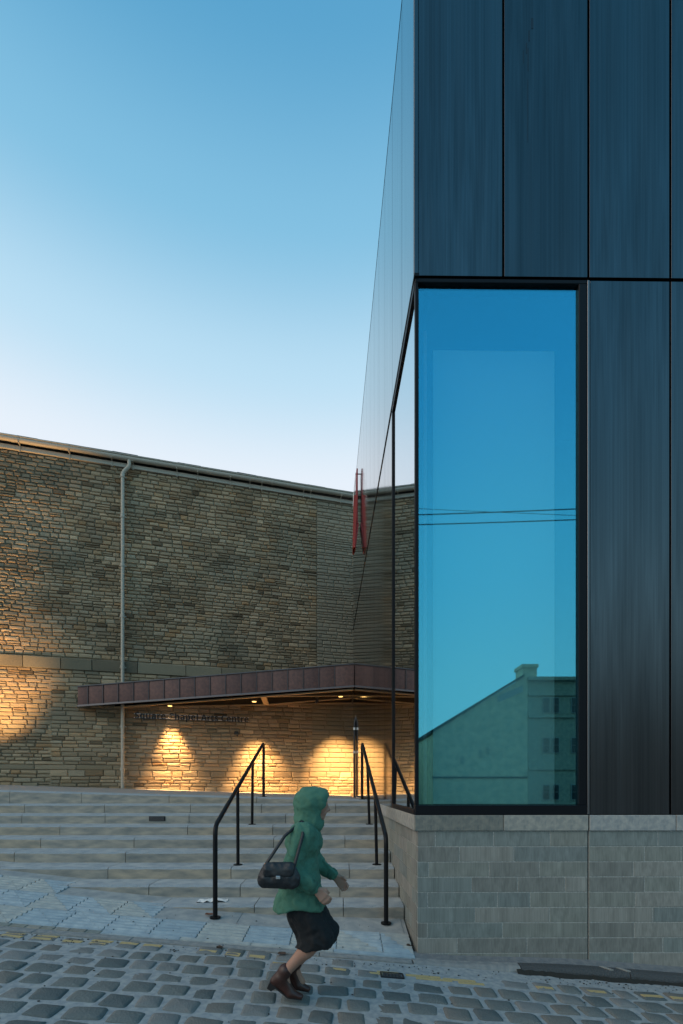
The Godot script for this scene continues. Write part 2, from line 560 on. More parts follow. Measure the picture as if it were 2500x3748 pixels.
func stone_building() -> void:
	var bx_ := Vector3(0.964, 0, -0.2659).normalized()
	var o := thing("stone_building", "long old sandstone building of coursed rubble with a cream gutter and slate eaves", "building", Vector3(-10.27, 0, -14.55))
	o.basis = Basis(bx_, Vector3.UP, bx_.cross(Vector3.UP))
	WALL = o.transform
	var st := begin()
	bx(st, Vector3(4.5, 6.0, -0.33), Vector3(17.6, 11.6, 0.6))
	bx(st, Vector3(-4.0, 6.0, -4.3), Vector3(0.6, 11.6, 7.3))
	bx(st, Vector3(13.0, 6.0, -4.3), Vector3(0.6, 11.6, 7.3))
	bx(st, Vector3(4.5, 6.0, -8.2), Vector3(17.6, 11.6, 0.5))
	obj("wall", done(st), M.mortar, o)
	var soot := noise(0.55, 4, 71)
	var patch := noise(0.33, 3, 72)
	var wob := noise(0.6, 2, 73)
	var list := []
	courses(list, -3.9, 9.75, 5.50, 11.66, 0.085, 0.155, 0.20, 0.42, 0)
	courses(list, 9.75, 13.0, 5.50, 11.66, 0.07, 0.15, 0.18, 0.46, 1)
	courses(list, -3.9, 1.4, 2.16, 5.12, 0.085, 0.15, 0.22, 0.5, 0)
	courses(list, 1.4, 9.6, 2.16, 5.12, 0.105, 0.16, 0.28, 0.56, 2)
	courses(list, 9.6, 13.0, 2.16, 5.12, 0.12, 0.19, 0.36, 0.72, 3)
	courses(list, -3.9, 1.4, 0.9, 2.0, 0.09, 0.15, 0.25, 0.55, 0)
	courses(list, 1.4, 13.0, 0.9, 2.0, 0.10, 0.16, 0.28, 0.6, 2)
	courses(list, -3.9, 13.0, 2.0, 2.16, 0.16, 0.17, 0.7, 1.2, 3)
	# the 300 stones that show largest are parts of their own, the rest is one mass
	var scored := []
	for s in list:
		var u: float = s[0] + s[2] / 2.0
		var y: float = s[1] + s[3] / 2.0
		var seen_ := u > 0.1 and u < 10.9 and y > 1.5
		if u > 2.3 and y > 3.9 and y < 5.3: seen_ = false
		var d := 14.55 + u * 0.266
		scored.append([s[2] * s[3] / (d * d) if seen_ else 0.0, s])
	scored.sort_custom(func(a, b): return a[0] > b[0])
	var mass := begin()
	for i in scored.size():
		var s: Array = scored[i][1]
		var u: float = s[0] + s[2] / 2.0
		var y: float = s[1] + s[3] / 2.0
		var zone: int = s[4]
		var c := stone_tone(u, y, soot, patch, zone)
		var g: float = [0.011, 0.007, 0.008, 0.005][zone]
		var proud: float = [0.006, 0.003, 0.004, 0.003][zone] + rng.randf_range(0.0, 1.0) * [0.014, 0.004, 0.007, 0.003][zone]
		var cr: float = [0.6, 0.35, 0.45, 0.3][zone]
		var at := Vector3(u, y + wob.get_noise_2d(u, y * 0.4) * (0.03 if zone < 3 else 0.0), 0)
		var w: float = s[2] - g - rng.randf_range(0.0, 0.006)
		var h: float = s[3] - g
		if i < 300:
			var one := begin()
			stone_geo(one, Vector3.ZERO, w, h, proud, c, cr)
			obj("stone", done(one), M.stone, o, Transform3D(Basis(), at))
		else:
			stone_geo(mass, at, w, h, proud, c, cr)
	var rest := obj("stonework", done(mass), M.stone, o)
	rest.set_meta("kind", "stuff")
	# projecting string course of long dressed stones
	var u := -3.9
	while u < 12.6:
		var w := rng.randf_range(0.85, 1.5)
		var one := begin()
		var c := Vector3(0.36, 0.305, 0.21) * rng.randf_range(0.7, 1.2)
		one.set_color(Color(c.x, c.y, c.z))
		hexa(one, [Vector3(-w / 2 + 0.006, -0.19, -0.03), Vector3(w / 2 - 0.006, -0.19, -0.03), Vector3(w / 2 - 0.006, 0.19, -0.03), Vector3(-w / 2 + 0.006, 0.19, -0.03), Vector3(-w / 2 + 0.01, -0.18, 0.035 + rng.randf() * 0.015), Vector3(w / 2 - 0.01, -0.18, 0.04 + rng.randf() * 0.015), Vector3(w / 2 - 0.01, 0.14, 0.075 + rng.randf() * 0.02), Vector3(-w / 2 + 0.01, 0.145, 0.07 + rng.randf() * 0.015)])
		obj("band_stone", done(one), M.stone, o, Transform3D(Basis(), Vector3(u + w / 2, 5.31, 0)))
		u += w
	# eaves: board, gutter with brackets, slates
	obj("eaves_board", box_mesh(Vector3(17.0, 0.13, 0.09), 0.008, Vector3(4.6, 11.73, 0.02)), M.cream, o)
	var pts := PackedVector3Array()
	for i in 18: pts.append(Vector3(-3.9 + i, 11.90 + 0.006 * sin(i * 2.3), 0.17))
	var gu := obj("gutter", tube_mesh(pts, 0.078, 12), M.cream, o)
	var lip := begin()
	bx(lip, Vector3(4.6, 11.955, 0.17), Vector3(17.0, 0.03, 0.185), 0.006)
	obj("gutter_lip", done(lip), M.cream, gu)
	for b in [-3.0, -1.8, -0.7, 0.55, 1.9, 3.1, 3.72, 5.05, 5.7, 6.75, 7.4, 7.8, 9.25, 9.5, 10.6, 11.7]:
		var bm := begin()
		bx(bm, Vector3(b, 11.80, 0.165), Vector3(0.028, 0.03, 0.2), 0.003)
		bx(bm, Vector3(b, 11.72, 0.085), Vector3(0.028, 0.22, 0.025), 0.003)
		obj("bracket", done(bm), M.cream, gu)
	for b in [0.35, 4.4, 8.1, 11.2]:
		obj("collar", tube_mesh(PackedVector3Array([Vector3(b, 11.90, 0.17), Vector3(b + 0.09, 11.90, 0.17)]), 0.086, 12), M.cream, gu)
	var roof := begin()
	hexa(roof, [Vector3(-4.3, 11.90, 0.0), Vector3(13.3, 11.90, 0.0), Vector3(13.3, 14.2, -4.2), Vector3(-4.3, 14.2, -4.2), Vector3(-4.3, 11.97, 0.0), Vector3(13.3, 11.97, 0.0), Vector3(13.3, 14.27, -4.2), Vector3(-4.3, 14.27, -4.2)])
	hexa(roof, [Vector3(-4.3, 11.90, -8.5), Vector3(13.3, 11.90, -8.5), Vector3(13.3, 14.2, -4.2), Vector3(-4.3, 14.2, -4.2), Vector3(-4.3, 11.97, -8.5), Vector3(13.3, 11.97, -8.5), Vector3(13.3, 14.27, -4.2), Vector3(-4.3, 14.27, -4.2)])
	var rf := obj("roof", done(roof), M.slate, o)
	var su := -3.9
	while su < 12.8:
		var w := rng.randf_range(0.5, 0.78)
		var sl := begin()
		var tl := rng.randf_range(-0.008, 0.012)
		hexa(sl, [Vector3(0.004, tl, 0.17), Vector3(w - 0.004, tl * 0.3, 0.17), Vector3(w - 0.004, 0.24, -0.3), Vector3(0.004, 0.24, -0.3), Vector3(0.004, 0.028 + tl, 0.165), Vector3(w - 0.004, 0.028 + tl * 0.3, 0.165), Vector3(w - 0.004, 0.27, -0.3), Vector3(0.004, 0.27, -0.3)])
		obj("slate", done(sl), M.slate, rf, Transform3D(Basis(), Vector3(su, 11.985 + rng.randf() * 0.012, 0.04)))
		su += w
	# downpipe
	var z := 0.14
	var dp := PackedVector3Array([Vector3(3.62, 11.84, 0.17), Vector3(3.62, 11.70, 0.17), Vector3(3.59, 11.62, 0.165), Vector3(3.48, 11.50, 0.145), Vector3(3.43, 11.42, z), Vector3(3.42, 11.30, z), Vector3(3.42, 6.0, z + 0.012), Vector3(3.42, 1.25, z)])
	var pipe := obj("downpipe", tube_mesh(dp, [0.06, 0.06, 0.06, 0.06, 0.06, 0.055, 0.055, 0.055], 12), M.cream, o)
	for y in [11.32, 10.05, 8.50, 6.89, 5.27, 3.39, 2.04]:
		var cm := begin()
		tube(cm, PackedVector3Array([Vector3(3.42, y - 0.05, z + 0.006), Vector3(3.42, y + 0.05, z + 0.006)]), 0.068, 12)
		bx(cm, Vector3(3.42, y, 0.07), Vector3(0.2, 0.035, 0.05), 0.004)
		obj("collar", done(cm), M.cream, pipe)
	wall_sign()
	# small dark box on the wall between the pools of light
	var wb := thing("wall_sensor", "small black sensor box on the lamplit stone wall under the canopy", "sensor", WALL * Vector3(6.95, 3.28, 0.05))
	wb.basis = WALL.basis
	obj("housing", box_mesh(Vector3(0.15, 0.13, 0.12), 0.02, Vector3(0, 0, 0.05)), M.black, wb)
	obj("bracket", box_mesh(Vector3(0.05, 0.05, 0.12), 0.005, Vector3(0.03, -0.08, 0.0)), M.black, wb)

func wall_sign() -> void:
	var s := thing("wall_sign", "dark stand-off lettering on two thin rails along the stone wall under the canopy", "sign", WALL * Vector3(3.77, 3.69, 0.0))
	s.basis = WALL.basis
	var font := SystemFont.new()
	font.font_names = PackedStringArray(["Droid Sans"])
	font.font_weight = 700
	var text := "Square Chapel Arts Centre"
	var fs := 64
	var total := font.get_string_size(text, HORIZONTAL_ALIGNMENT_LEFT, -1, fs).x
	var px := 3.59 / total
	for i in text.length():
		var ch := text[i]
		if ch == " ": continue
		var x0 := font.get_string_size(text.substr(0, i), HORIZONTAL_ALIGNMENT_LEFT, -1, fs).x * px
		var w := font.get_string_size(ch, HORIZONTAL_ALIGNMENT_LEFT, -1, fs).x * px
		var tm := TextMesh.new()
		tm.text = ch
		tm.font = font
		tm.font_size = fs
		tm.pixel_size = px
		tm.depth = 0.03
		tm.curve_step = 1.0
		tm.horizontal_alignment = HORIZONTAL_ALIGNMENT_CENTER
		tm.vertical_alignment = VERTICAL_ALIGNMENT_BOTTOM
		obj("letter", tm, M.black, s, Transform3D(Basis(), Vector3(x0 + w / 2.0, -0.10, 0.14)))
	for y in [0.005, 0.125]:
		obj("rail", box_mesh(Vector3(3.62, 0.014, 0.014), 0.002, Vector3(1.79, y, 0.112)), M.steel, s)
	for k in 7:
		obj("peg", box_mesh(Vector3(0.012, 0.012, 0.11), 0.0, Vector3(0.1 + k * 0.57, 0.125, 0.055)), M.steel, s)

# ---------------------------------------------------------------- canopy
func beam(st: SurfaceTool, a: Vector3, b: Vector3, w: float, h: float) -> void:
	var d := (b - a).normalized()
	var s := d.cross(Vector3.UP).normalized() * w / 2.0
	var u := Vector3(0, h, 0)
	hexa(st, [a - s, a + s, a + s + u, a - s + u, b - s, b + s, b + s + u, b - s + u])

func canopy() -> void:
	var o := thing("entrance_canopy", "long sloping copper clad entrance canopy with seamed fascia against the stone wall", "canopy", Vector3(-3.9, 0, -14.8))
	var off := -o.position
	var A := v3(-8.135, 4.004, 14.9) + off
	var B := v3(0.384, 4.545, 14.6) + off
	var ht := 0.55
	var hb := 0.631
	var dir := (B - A)
	var flat := Vector3(dir.x, 0, dir.z).normalized()
	var nrm := Vector3.UP.cross(flat)
	if nrm.z < 0: nrm = -nrm
	var total := Vector2(dir.x, dir.z).length()
	var cuts := [0.0, 0.33]
	while cuts[-1] + 0.475 < total - 0.1: cuts.append(cuts[-1] + 0.475)
	cuts[-1] = total
	for i in cuts.size() - 1:
		var t0: float = cuts[i] / total
		var t1: float = cuts[i + 1] / total
		var g := 0.007 / total
		var a0 := A.lerp(B, t0 + g)
		var b0 := A.lerp(B, t1 - g)
		var ha := lerpf(ht, hb, t0)
		var hh := lerpf(ht, hb, t1)
		var st := begin()
		var q := [a0, b0, b0 + Vector3(0, hh, 0), a0 + Vector3(0, ha, 0)]
		var m := Vector3.ZERO
		for p in q: m += p / 4.0
		var front := []
		for p in q: front.append(p + (m - p) * 0.10 + nrm * 0.006)
		var mid := m - nrm * 0.3
		var bulge: Vector3 = m + nrm * rng.randf_range(-0.004, 0.012) + Vector3(0, -0.12, 0)
		st.set_smooth_group(1)
		for k in 4:
			var j := (k + 1) % 4
			quad(st, q[k], q[j], front[j], front[k], mid)
			tri(st, front[k], front[j], bulge, mid)
		st.set_smooth_group(-1)
		for k in 4:
			var j := (k + 1) % 4
			quad(st, q[k] - nrm * 0.03, q[j] - nrm * 0.03, q[j], q[k], m - nrm * 0.01)
		obj("fascia_panel", done(st), M.copper[rng.randi() % 3], o)
		var sm := begin()
		var c := A.lerp(B, t1) + nrm * 0.008
		if i < cuts.size() - 2:
			hexa(sm, [c - flat * 0.006, c + flat * 0.006, c + flat * 0.006 + Vector3(0, hh, 0), c - flat * 0.006 + Vector3(0, hh, 0), c - flat * 0.006 + nrm * 0.02, c + flat * 0.006 + nrm * 0.02, c + flat * 0.006 + Vector3(0, hh, 0) + nrm * 0.02, c - flat * 0.006 + Vector3(0, hh, 0) + nrm * 0.02])
			obj("seam", done(sm), M.lead, o)
	# drip flashing, cap, end return
	var dr := begin()
	var dn := Vector3(0, -0.062, 0)
	hexa(dr, [A + dn, B + dn, B - Vector3(0, 0.002, 0), A - Vector3(0, 0.002, 0), A + dn + nrm * 0.035, B + dn + nrm * 0.035, B + nrm * 0.012 - Vector3(0, 0.002, 0), A + nrm * 0.012 - Vector3(0, 0.002, 0)])
	obj("drip_flashing", done(dr), M.lead, o)
	var cp := begin()
	var ta := A + Vector3(0, ht, 0)
	var tb := B + Vector3(0, hb, 0)
	hexa(cp, [ta - nrm * 0.04, tb - nrm * 0.04, tb - nrm * 0.04 + Vector3(0, 0.03, 0), ta - nrm * 0.04 + Vector3(0, 0.03, 0), ta + nrm * 0.03, tb + nrm * 0.03, tb + nrm * 0.03 + Vector3(0, 0.03, 0), ta + nrm * 0.03 + Vector3(0, 0.03, 0)])
	obj("cap_flashing", done(cp), M.lead, o)
	# roof and body
	var WA := v3(-8.135, 0, wall_d(-8.135) - 0.02) + off
	var WB := v3(0.37, 0, wall_d(0.37) - 0.02) + off
	var body := begin()
	var k0 := 0.035
	var f0 := A - nrm * k0
	var f1 := B - nrm * k0
	hexa(body, [f0, f1, Vector3(WB.x, f1.y + 0.0, WB.z), Vector3(WA.x, f0.y, WA.z), f0 + Vector3(0, ht - 0.01, 0), f1 + Vector3(0, hb - 0.01, 0), Vector3(WB.x, f1.y + hb - 0.01, WB.z), Vector3(WA.x, f0.y + ht - 0.01, WA.z)])
	obj("roof_deck", done(body), M.soffit, o)
	# soffit of dark boards with pale timber strips laid out in triangles
	var S0 := v3(-7.2, 3.976, 15.36) + off
	var S1 := v3(0.36, 4.42, 14.75) + off
	var S2 := v3(0.36, 4.475, 17.40) + off
	var so := begin()
	var up := Vector3(0, 0.035, 0)
	var thick := Vector3(0, 0.05, 0)
	var s3 := v3(-8.1, 3.935, 15.10) + off
	for q in [[S0, S1, S2]]:
		var lo := []
		var hi := []
		for p in q:
			lo.append(p + up)
			hi.append(p + up + thick)
		tri(so, lo[0], lo[1], lo[2], hi[0])
		tri(so, hi[0], hi[1], hi[2], lo[0])
		for k in 3: quad(so, lo[k], lo[(k + 1) % 3], hi[(k + 1) % 3], hi[k], (lo[0] + lo[1] + lo[2]) / 3.0)
	obj("soffit", done(so), M.soffit, o)
	var T1 := S0.lerp(S1, 0.632)
	var T2 := S0.lerp(S2, 0.612)
	var Rt := S1.lerp(S2, 0.39)
	var Rd := S1.lerp(S2, 0.58)
	for q in [[S0, S1, 0.08], [S0, S2, 0.08], [T1, T2, 0.17], [T1 + (Rt - T1) * 0.02, Rt, 0.07], [T2, Rd, 0.07]]:
		var b := begin()
		beam(b, q[0], q[1], q[2], 0.04 + rng.randf() * 0.004)
		obj("timber_strip", done(b), M.timber, o)
	# recessed downlights, each a lamp of its own
	var at := [v3(-5.50, 4.075, 15.50), v3(-2.82, 4.235, 15.62), v3(-0.03, 4.425, 15.75)]
	var aim := [Vector3(0.03, -1, -0.06), Vector3(0.06, -1, -0.22), Vector3(0.02, -1, -0.50)]
	var energy := [80.0, 120.0, 150.0]
	var cone := [28.0, 31.0, 31.0]
	var names := ["round recessed downlight nearest the canopy's narrow end, above the lettering", "middle recessed downlight of the canopy beside the broad timber strip", "recessed downlight of the canopy nearest the dark tower"]
	for i in 3:
		var l := thing("downlight", names[i], "downlight", at[i], "downlights under the canopy")
		var rm := begin()
		for k in 16:
			var a0 := TAU * k / 16
			var a1 := TAU * (k + 1) / 16
			var m := Vector3(cos((a0 + a1) / 2), 0, sin((a0 + a1) / 2)) * 0.08 + Vector3(0, 0.03, 0)
			hexa(rm, [Vector3(cos(a0), 0, sin(a0)) * 0.068, Vector3(cos(a1), 0, sin(a1)) * 0.068, Vector3(cos(a1), 0, sin(a1)) * 0.09, Vector3(cos(a0), 0, sin(a0)) * 0.09, Vector3(cos(a0), 0, sin(a0)) * 0.068 + Vector3(0, 0.07, 0), Vector3(cos(a1), 0, sin(a1)) * 0.068 + Vector3(0, 0.07, 0), Vector3(cos(a1), 0, sin(a1)) * 0.09 + Vector3(0, 0.07, 0), Vector3(cos(a0), 0, sin(a0)) * 0.09 + Vector3(0, 0.07, 0)])
		obj("trim_ring", done(rm), M.black, l)
		var lens := begin()
		disc(lens, Vector3(0, -0.018, 0), 0.067, 0.03, 16)
		obj("lens", done(lens), M.lamp, l)
		spot(l, "downlight_beam", Vector3(0, -0.03, 0), aim[i], energy[i], cone[i])
	# camera hanging under the soffit
	var c := thing("security_camera", "small black camera hanging under the canopy soffit beside the lamp", "camera", v3(-0.80, 4.43, 15.9))
	obj("mount", box_mesh(Vector3(0.13, 0.05, 0.13), 0.01, Vector3(0, 0.0, 0)), M.black, c)
	obj("stem", tube_mesh(PackedVector3Array([Vector3(0, 0, 0), Vector3(0, -0.10, 0)]), 0.02), M.black, c)
	obj("body", tube_mesh(PackedVector3Array([Vector3(-0.02, -0.15, -0.1), Vector3(0, -0.17, 0.12)]), 0.055), M.black, c)

func spot(parent: Node3D, called: String, at: Vector3, aim: Vector3, energy: float, cone: float, size := 0.11) -> void:
	var s := SpotLight3D.new()
	s.name = called
	parent.add_child(s, true)
	s.position = at
	var z := -aim.normalized()
	var x := Vector3(0.3, 0.1, 0.9).cross(z).normalized()
	s.basis = Basis(x, z.cross(x), z)
	s.light_color = Color(1.0, 0.79, 0.53)
	s.light_energy = energy
	s.spot_angle = cone
	s.spot_angle_attenuation = 1.0
	s.spot_range = 30.0
	s.spot_attenuation = 2.0
	s.light_size = size
	s.shadow_enabled = true

# ---------------------------------------------------------------- the metal clad tower
var F := Transform3D()    # front face: x to the right, z out of the face
var S := Transform3D()    # side face: -x runs away from the camera, z out of the face

func framed(called: String, st: SurfaceTool, m: Material, o: Node, frame: Transform3D, label := "") -> MeshInstance3D:
	var inv := Transform3D()
	if o is Node3D and o != self:
		inv = (o as Node3D).transform.affine_inverse()
		if (o as Node3D).get_parent() != self: inv = inv * ((o as Node3D).get_parent() as Node3D).transform.affine_inverse()
	var r := obj(called, done(st), m, o, inv * frame)
	if label: r.set_meta("label", label)
	return r

func span(st: SurfaceTool, x0: float, x1: float, y0: float, y1: float, z0: float, z1: float, b := 0.0) -> void:
	bx(st, Vector3((x0 + x1) / 2, (y0 + y1) / 2, (z0 + z1) / 2), Vector3(x1 - x0, y1 - y0, z1 - z0), b)

func tower() -> void:
	var o := thing("metal_clad_building", "tall dark metal clad building with a corner window above a tooled stone plinth", "building", Vector3(0.735, 0, -4.69))
	var fx := Vector3(1, 0, -0.0101).normalized()
	F = Transform3D(Basis(fx, Vector3.UP, fx.cross(Vector3.UP)), o.position)
	var sx := Vector3(0.0324, 0, 1).normalized()
	S = Transform3D(Basis(sx, Vector3.UP, sx.cross(Vector3.UP)), o.position)
	var top := 10.38
	var far := -10.55           # side runs to here
	# dark backing behind every joint, closed at the roof, back and right
	var st := begin()
	span(st, -0.0, 8.2, 6.40, top - 0.02, -0.16, -0.045)
	span(st, 1.665, 8.2, 1.1, 6.41, -0.16, -0.045)
	span(st, 0.06, 8.2, -0.9, 1.12, -0.40, -0.05)
	framed("front_wall", st, M.void_, o, F)
	st = begin()
	span(st, far, -0.17, 6.40, top - 0.02, -0.16, -0.02)
	span(st, far, -1.60, 1.0, 6.41, -0.16, -0.02)
	span(st, far, -0.41, -0.9, 1.12, -0.40, -0.05)
	framed("side_wall", st, M.void_, o, S)
	st = begin()
	span(st, 8.2, 8.4, -0.9, top, -11.0, 0.0)
	span(st, 0.2, 8.2, -0.9, top, -11.2, -11.0)
	span(st, 0.2, 8.2, top - 0.22, top - 0.05, -10.9, -0.2)
	framed("rear_wall", st, M.void_, o, F)
	# front cladding
	var us := [0.015, 0.837, 1.669, 2.472, 3.285, 4.10, 4.92, 5.74, 6.56, 7.38, 8.2]
	for i in us.size() - 1:
		for r in [[6.44, 9.155], [9.175, top]]:
			st = begin()
			span(st, us[i] + (0.0 if i == 0 else 0.011), us[i + 1] - 0.011, r[0], r[1], -0.03, 0.0, 0.0008)
			framed("cladding_panel", st, M.metal[(i * 7 + int(r[0])) % 4], o, F)
		if i >= 2:
			st = begin()
			span(st, us[i] + (0.018 if i == 2 else 0.009), us[i + 1] - 0.011, 1.212, 6.405, -0.03, 0.0, 0.0008)
			framed("cladding_panel", st, M.metal[(i * 5 + 1) % 4], o, F)
	# faint run of an old drip down one panel
	var stain_panel: Node3D = null
	for c in o.get_children():
		if c.name.begins_with("cladding_panel") and absf((c.transform.origin).x) < 9.0: stain_panel = c; break
	# thin folded edge between window and the first full height panel
	st = begin()
	span(st, 1.655, 1.675, 1.212, 6.40, -0.04, 0.012, 0.002)
	framed("edge_trim", st, M.trim, o, F)
	st = begin()
	span(st, -0.035, 0.008, 6.425, top, -0.03, 0.014, 0.004)
	framed("corner_trim", st, M.metal[2], o, F)
	# side cladding
	var v := 0.0
	var k := 0
	while v < 10.4:
		var a := v + 0.03 if k == 0 else v + 0.006
		st = begin()
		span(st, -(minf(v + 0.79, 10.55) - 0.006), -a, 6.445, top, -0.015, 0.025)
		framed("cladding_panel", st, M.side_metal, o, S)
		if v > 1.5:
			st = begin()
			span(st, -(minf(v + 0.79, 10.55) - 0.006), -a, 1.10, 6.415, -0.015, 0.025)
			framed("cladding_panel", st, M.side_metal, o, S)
		v += 0.79
		k += 1
	st = begin()
	span(st, far, 0.0, top, top + 0.012, -0.25, 0.028)
	framed("parapet_cap", st, M.frame, o, S)
	st = begin()
	span(st, 0.0, 8.4, top, top + 0.028, -0.25, 0.012)
	framed("parapet_cap", st, M.frame, o, F)
	st = begin()
	span(st, far, 0.02, 6.416, 6.444, -0.015, 0.034)
	framed("joint_flashing", st, M.frame, o, S)
	# corner window
	var w := obj("corner_window", null, null, o)
	st = begin()
	span(st, -0.022, 1.654, 6.372, 6.41, -0.10, 0.004, 0.004)
	span(st, -0.022, 1.654, 1.205, 1.30, -0.10, 0.012, 0.004)
	span(st, 1.575, 1.654, 1.30, 6.372, -0.10, 0.004, 0.004)
	span(st, -0.022, 0.006, 1.30, 6.372, -0.045, 0.004, 0.004)
	framed("frame", st, M.frame, w, F)
	st = begin()
	span(st, 0.006, 1.574, 1.30, 1.312, -0.09, -0.03, 0.003)
	framed("inner_sill", st, M.frame, w, F)
	st = begin()
	span(st, 0.002, 1.578, 1.295, 6.376, -0.036, -0.030)
	var pane := framed("pane", st, M.glass, w, F, "tall blue mirrored pane reflecting the sky and an old gable")
	pane.set_meta("label", "tall blue mirrored pane reflecting the sky and an old gable")
	st = begin()
	span(st, -1.60, -0.03, 6.33, 6.416, -0.08, 0.028, 0.004)
	span(st, -1.60, -0.03, 1.205, 1.26, -0.08, 0.028, 0.004)
	span(st, -1.62, -1.575, 1.26, 6.33, -0.08, 0.028, 0.004)
	span(st, -0.035, 0.0, 1.26, 6.33, -0.015, 0.022, 0.004)
	framed("side_frame", st, M.frame, w, S)
	st = begin()
	span(st, -1.58, -0.05, 1.25, 6.34, -0.004, 0.008)
	var gs: StandardMaterial3D = M.glass.duplicate()
	gs.albedo_color = Color(lin(0.62, 0.72, 0.78), 0.93)
	framed("side_pane", st, gs, w, S, "narrow side pane mirroring the stone wall and canopy")
	# the room behind: dark reveals, a pale blind set back
	st = begin()
	span(st, 0.05, 3.4, 1.10, 1.15, -2.2, -0.1)
	span(st, 0.05, 3.4, 6.42, 6.48, -2.2, -0.1)
	span(st, 3.3, 3.4, 1.15, 6.42, -2.2, -0.17)
	span(st, 0.05, 3.4, 1.15, 6.42, -2.3, -2.2)
	framed("room_lining", st, M.darkwall, w, F)
	st = begin()
	span(st, 0.235, 1.52, 1.25, 6.08, -0.42, -0.40, 0.004)
	framed("blind", st, M.blind, w, F)
	st = begin()
	span(st, 0.12, 0.15, 1.20, 6.2, -0.34, -0.31, 0.004)
	framed("blind_rail", st, M.sash, w, F)
	plinth(o)
	# faint drip stain on the second panel of the upper row
	st = begin()
	var drips := [[1.02, 8.90, 0.05, 0.02, 0.10], [0.99, 8.78, 0.03, 0.012, 0.10], [0.965, 8.66, 0.018, 0.01, 0.10], [0.98, 8.55, 0.007, 0.007, 0.22], [0.977, 8.05, 0.005, 0.004, 0.6], [0.935, 8.58, 0.004, 0.004, 0.12]]
	for i in 6:
		var d: Array = drips[i]
		bx(st, Vector3(d[0] + 0.10, d[1], 0.0012), Vector3(d[3], d[4] * 1.02, 0.001))
	framed("stain", st, M.stain, o, F)

func plinth(o: Node3D) -> void:
	var st := begin()
	span(st, 0.004, 1.66, -0.9, 1.05, -0.06, -0.004)
	span(st, 1.676, 8.2, -0.9, 1.05, -0.06, -0.004)
	framed("mortar_bed", st, M.joint, o, F)
	st = begin()
	span(st, -10.5, -0.004, -0.9, 1.05, -0.06, -0.008)
	framed("mortar_bed", st, M.joint, o, S)
	# coping
	var cop := [[-0.03, 0.835, 0], [0.835, 1.663, 1], [1.672, 2.52, 2], [2.52, 3.35, 2], [3.35, 4.2, 1], [4.2, 5.1, 0], [5.1, 6.0, 1], [6.0, 7.0, 2], [7.0, 8.2, 0]]
	for c in cop:
		st = begin()
		span(st, c[0] + 0.003, c[1] - 0.003, 1.052, 1.204, -0.2, 0.016, 0.004)
		framed("coping_stone", st, M.coping[c[2]], o, F)
	var vv := 0.205
	st = begin()
	span(st, -0.2, -0.017, 1.052, 1.204, -0.12, 0.0295, 0.004)
	framed("coping_stone", st, M.coping[1], o, S)
	while vv < 9.5:
		st = begin()
		span(st, -vv - 1.0 + 0.004, -vv, 1.052, 1.204, -0.2, 0.029, 0.004)
		framed("coping_stone", st, M.coping[1 if vv < 2 else 2], o, S)
		vv += 1.0
	# long tooled blocks, eleven courses, with a vertical movement joint
	var rows := [[0.176, 0.743, 1.295], [0.41, 0.94], [0.11, 0.70, 1.19], [0.53, 0.98, 1.44], [0.10, 0.78, 1.10], [0.56, 1.29], [0.10, 0.83], [0.39, 1.07], [0.30, 1.0], [0.5, 1.15], [0.2, 0.9]]
	var more := [[2.35, 3.0], [2.22, 2.58], [2.11, 2.85], [2.22, 2.57], [2.13, 2.7], [2.3, 2.95], [2.12, 2.66], [2.4, 3.1], [2.11, 2.8], [2.3, 3.0], [2.5, 3.2]]
	var h := 0.148
	for r in 11:
		var y1 := 1.046 - r * h
		var y0 := y1 - h
		var xs: Array = [0.0] + rows[r] + [1.662]
		for i in xs.size() - 1: block(o, F, xs[i], xs[i + 1], y0, y1)
		xs = [1.673] + more[r]
		while xs[-1] < 7.6: xs.append(xs[-1] + rng.randf_range(0.45, 0.8))
		xs.append(8.2)
		for i in xs.size() - 1: block(o, F, xs[i], xs[i + 1], y0, y1)
		var s := 0.065
		var first := true
		while s < 4.4:
			var w := rng.randf_range(0.45, 0.8)
			if first: w = 0.25 + 0.3 * (r % 2)
			block(o, S, -s - w, -s, y0, y1)
			s += w
			first = false

func block(o: Node3D, frame: Transform3D, x0: float, x1: float, y0: float, y1: float) -> void:
	var st := begin()
	var p := rng.randf_range(-0.0025, 0.0)
	span(st, x0 + 0.0035, x1 - 0.0035, y0 + 0.0035, y1 - 0.0035, -0.06, p, 0.003)
	framed("block", st, M.ashlar[rng.randi() % 5], o, frame)

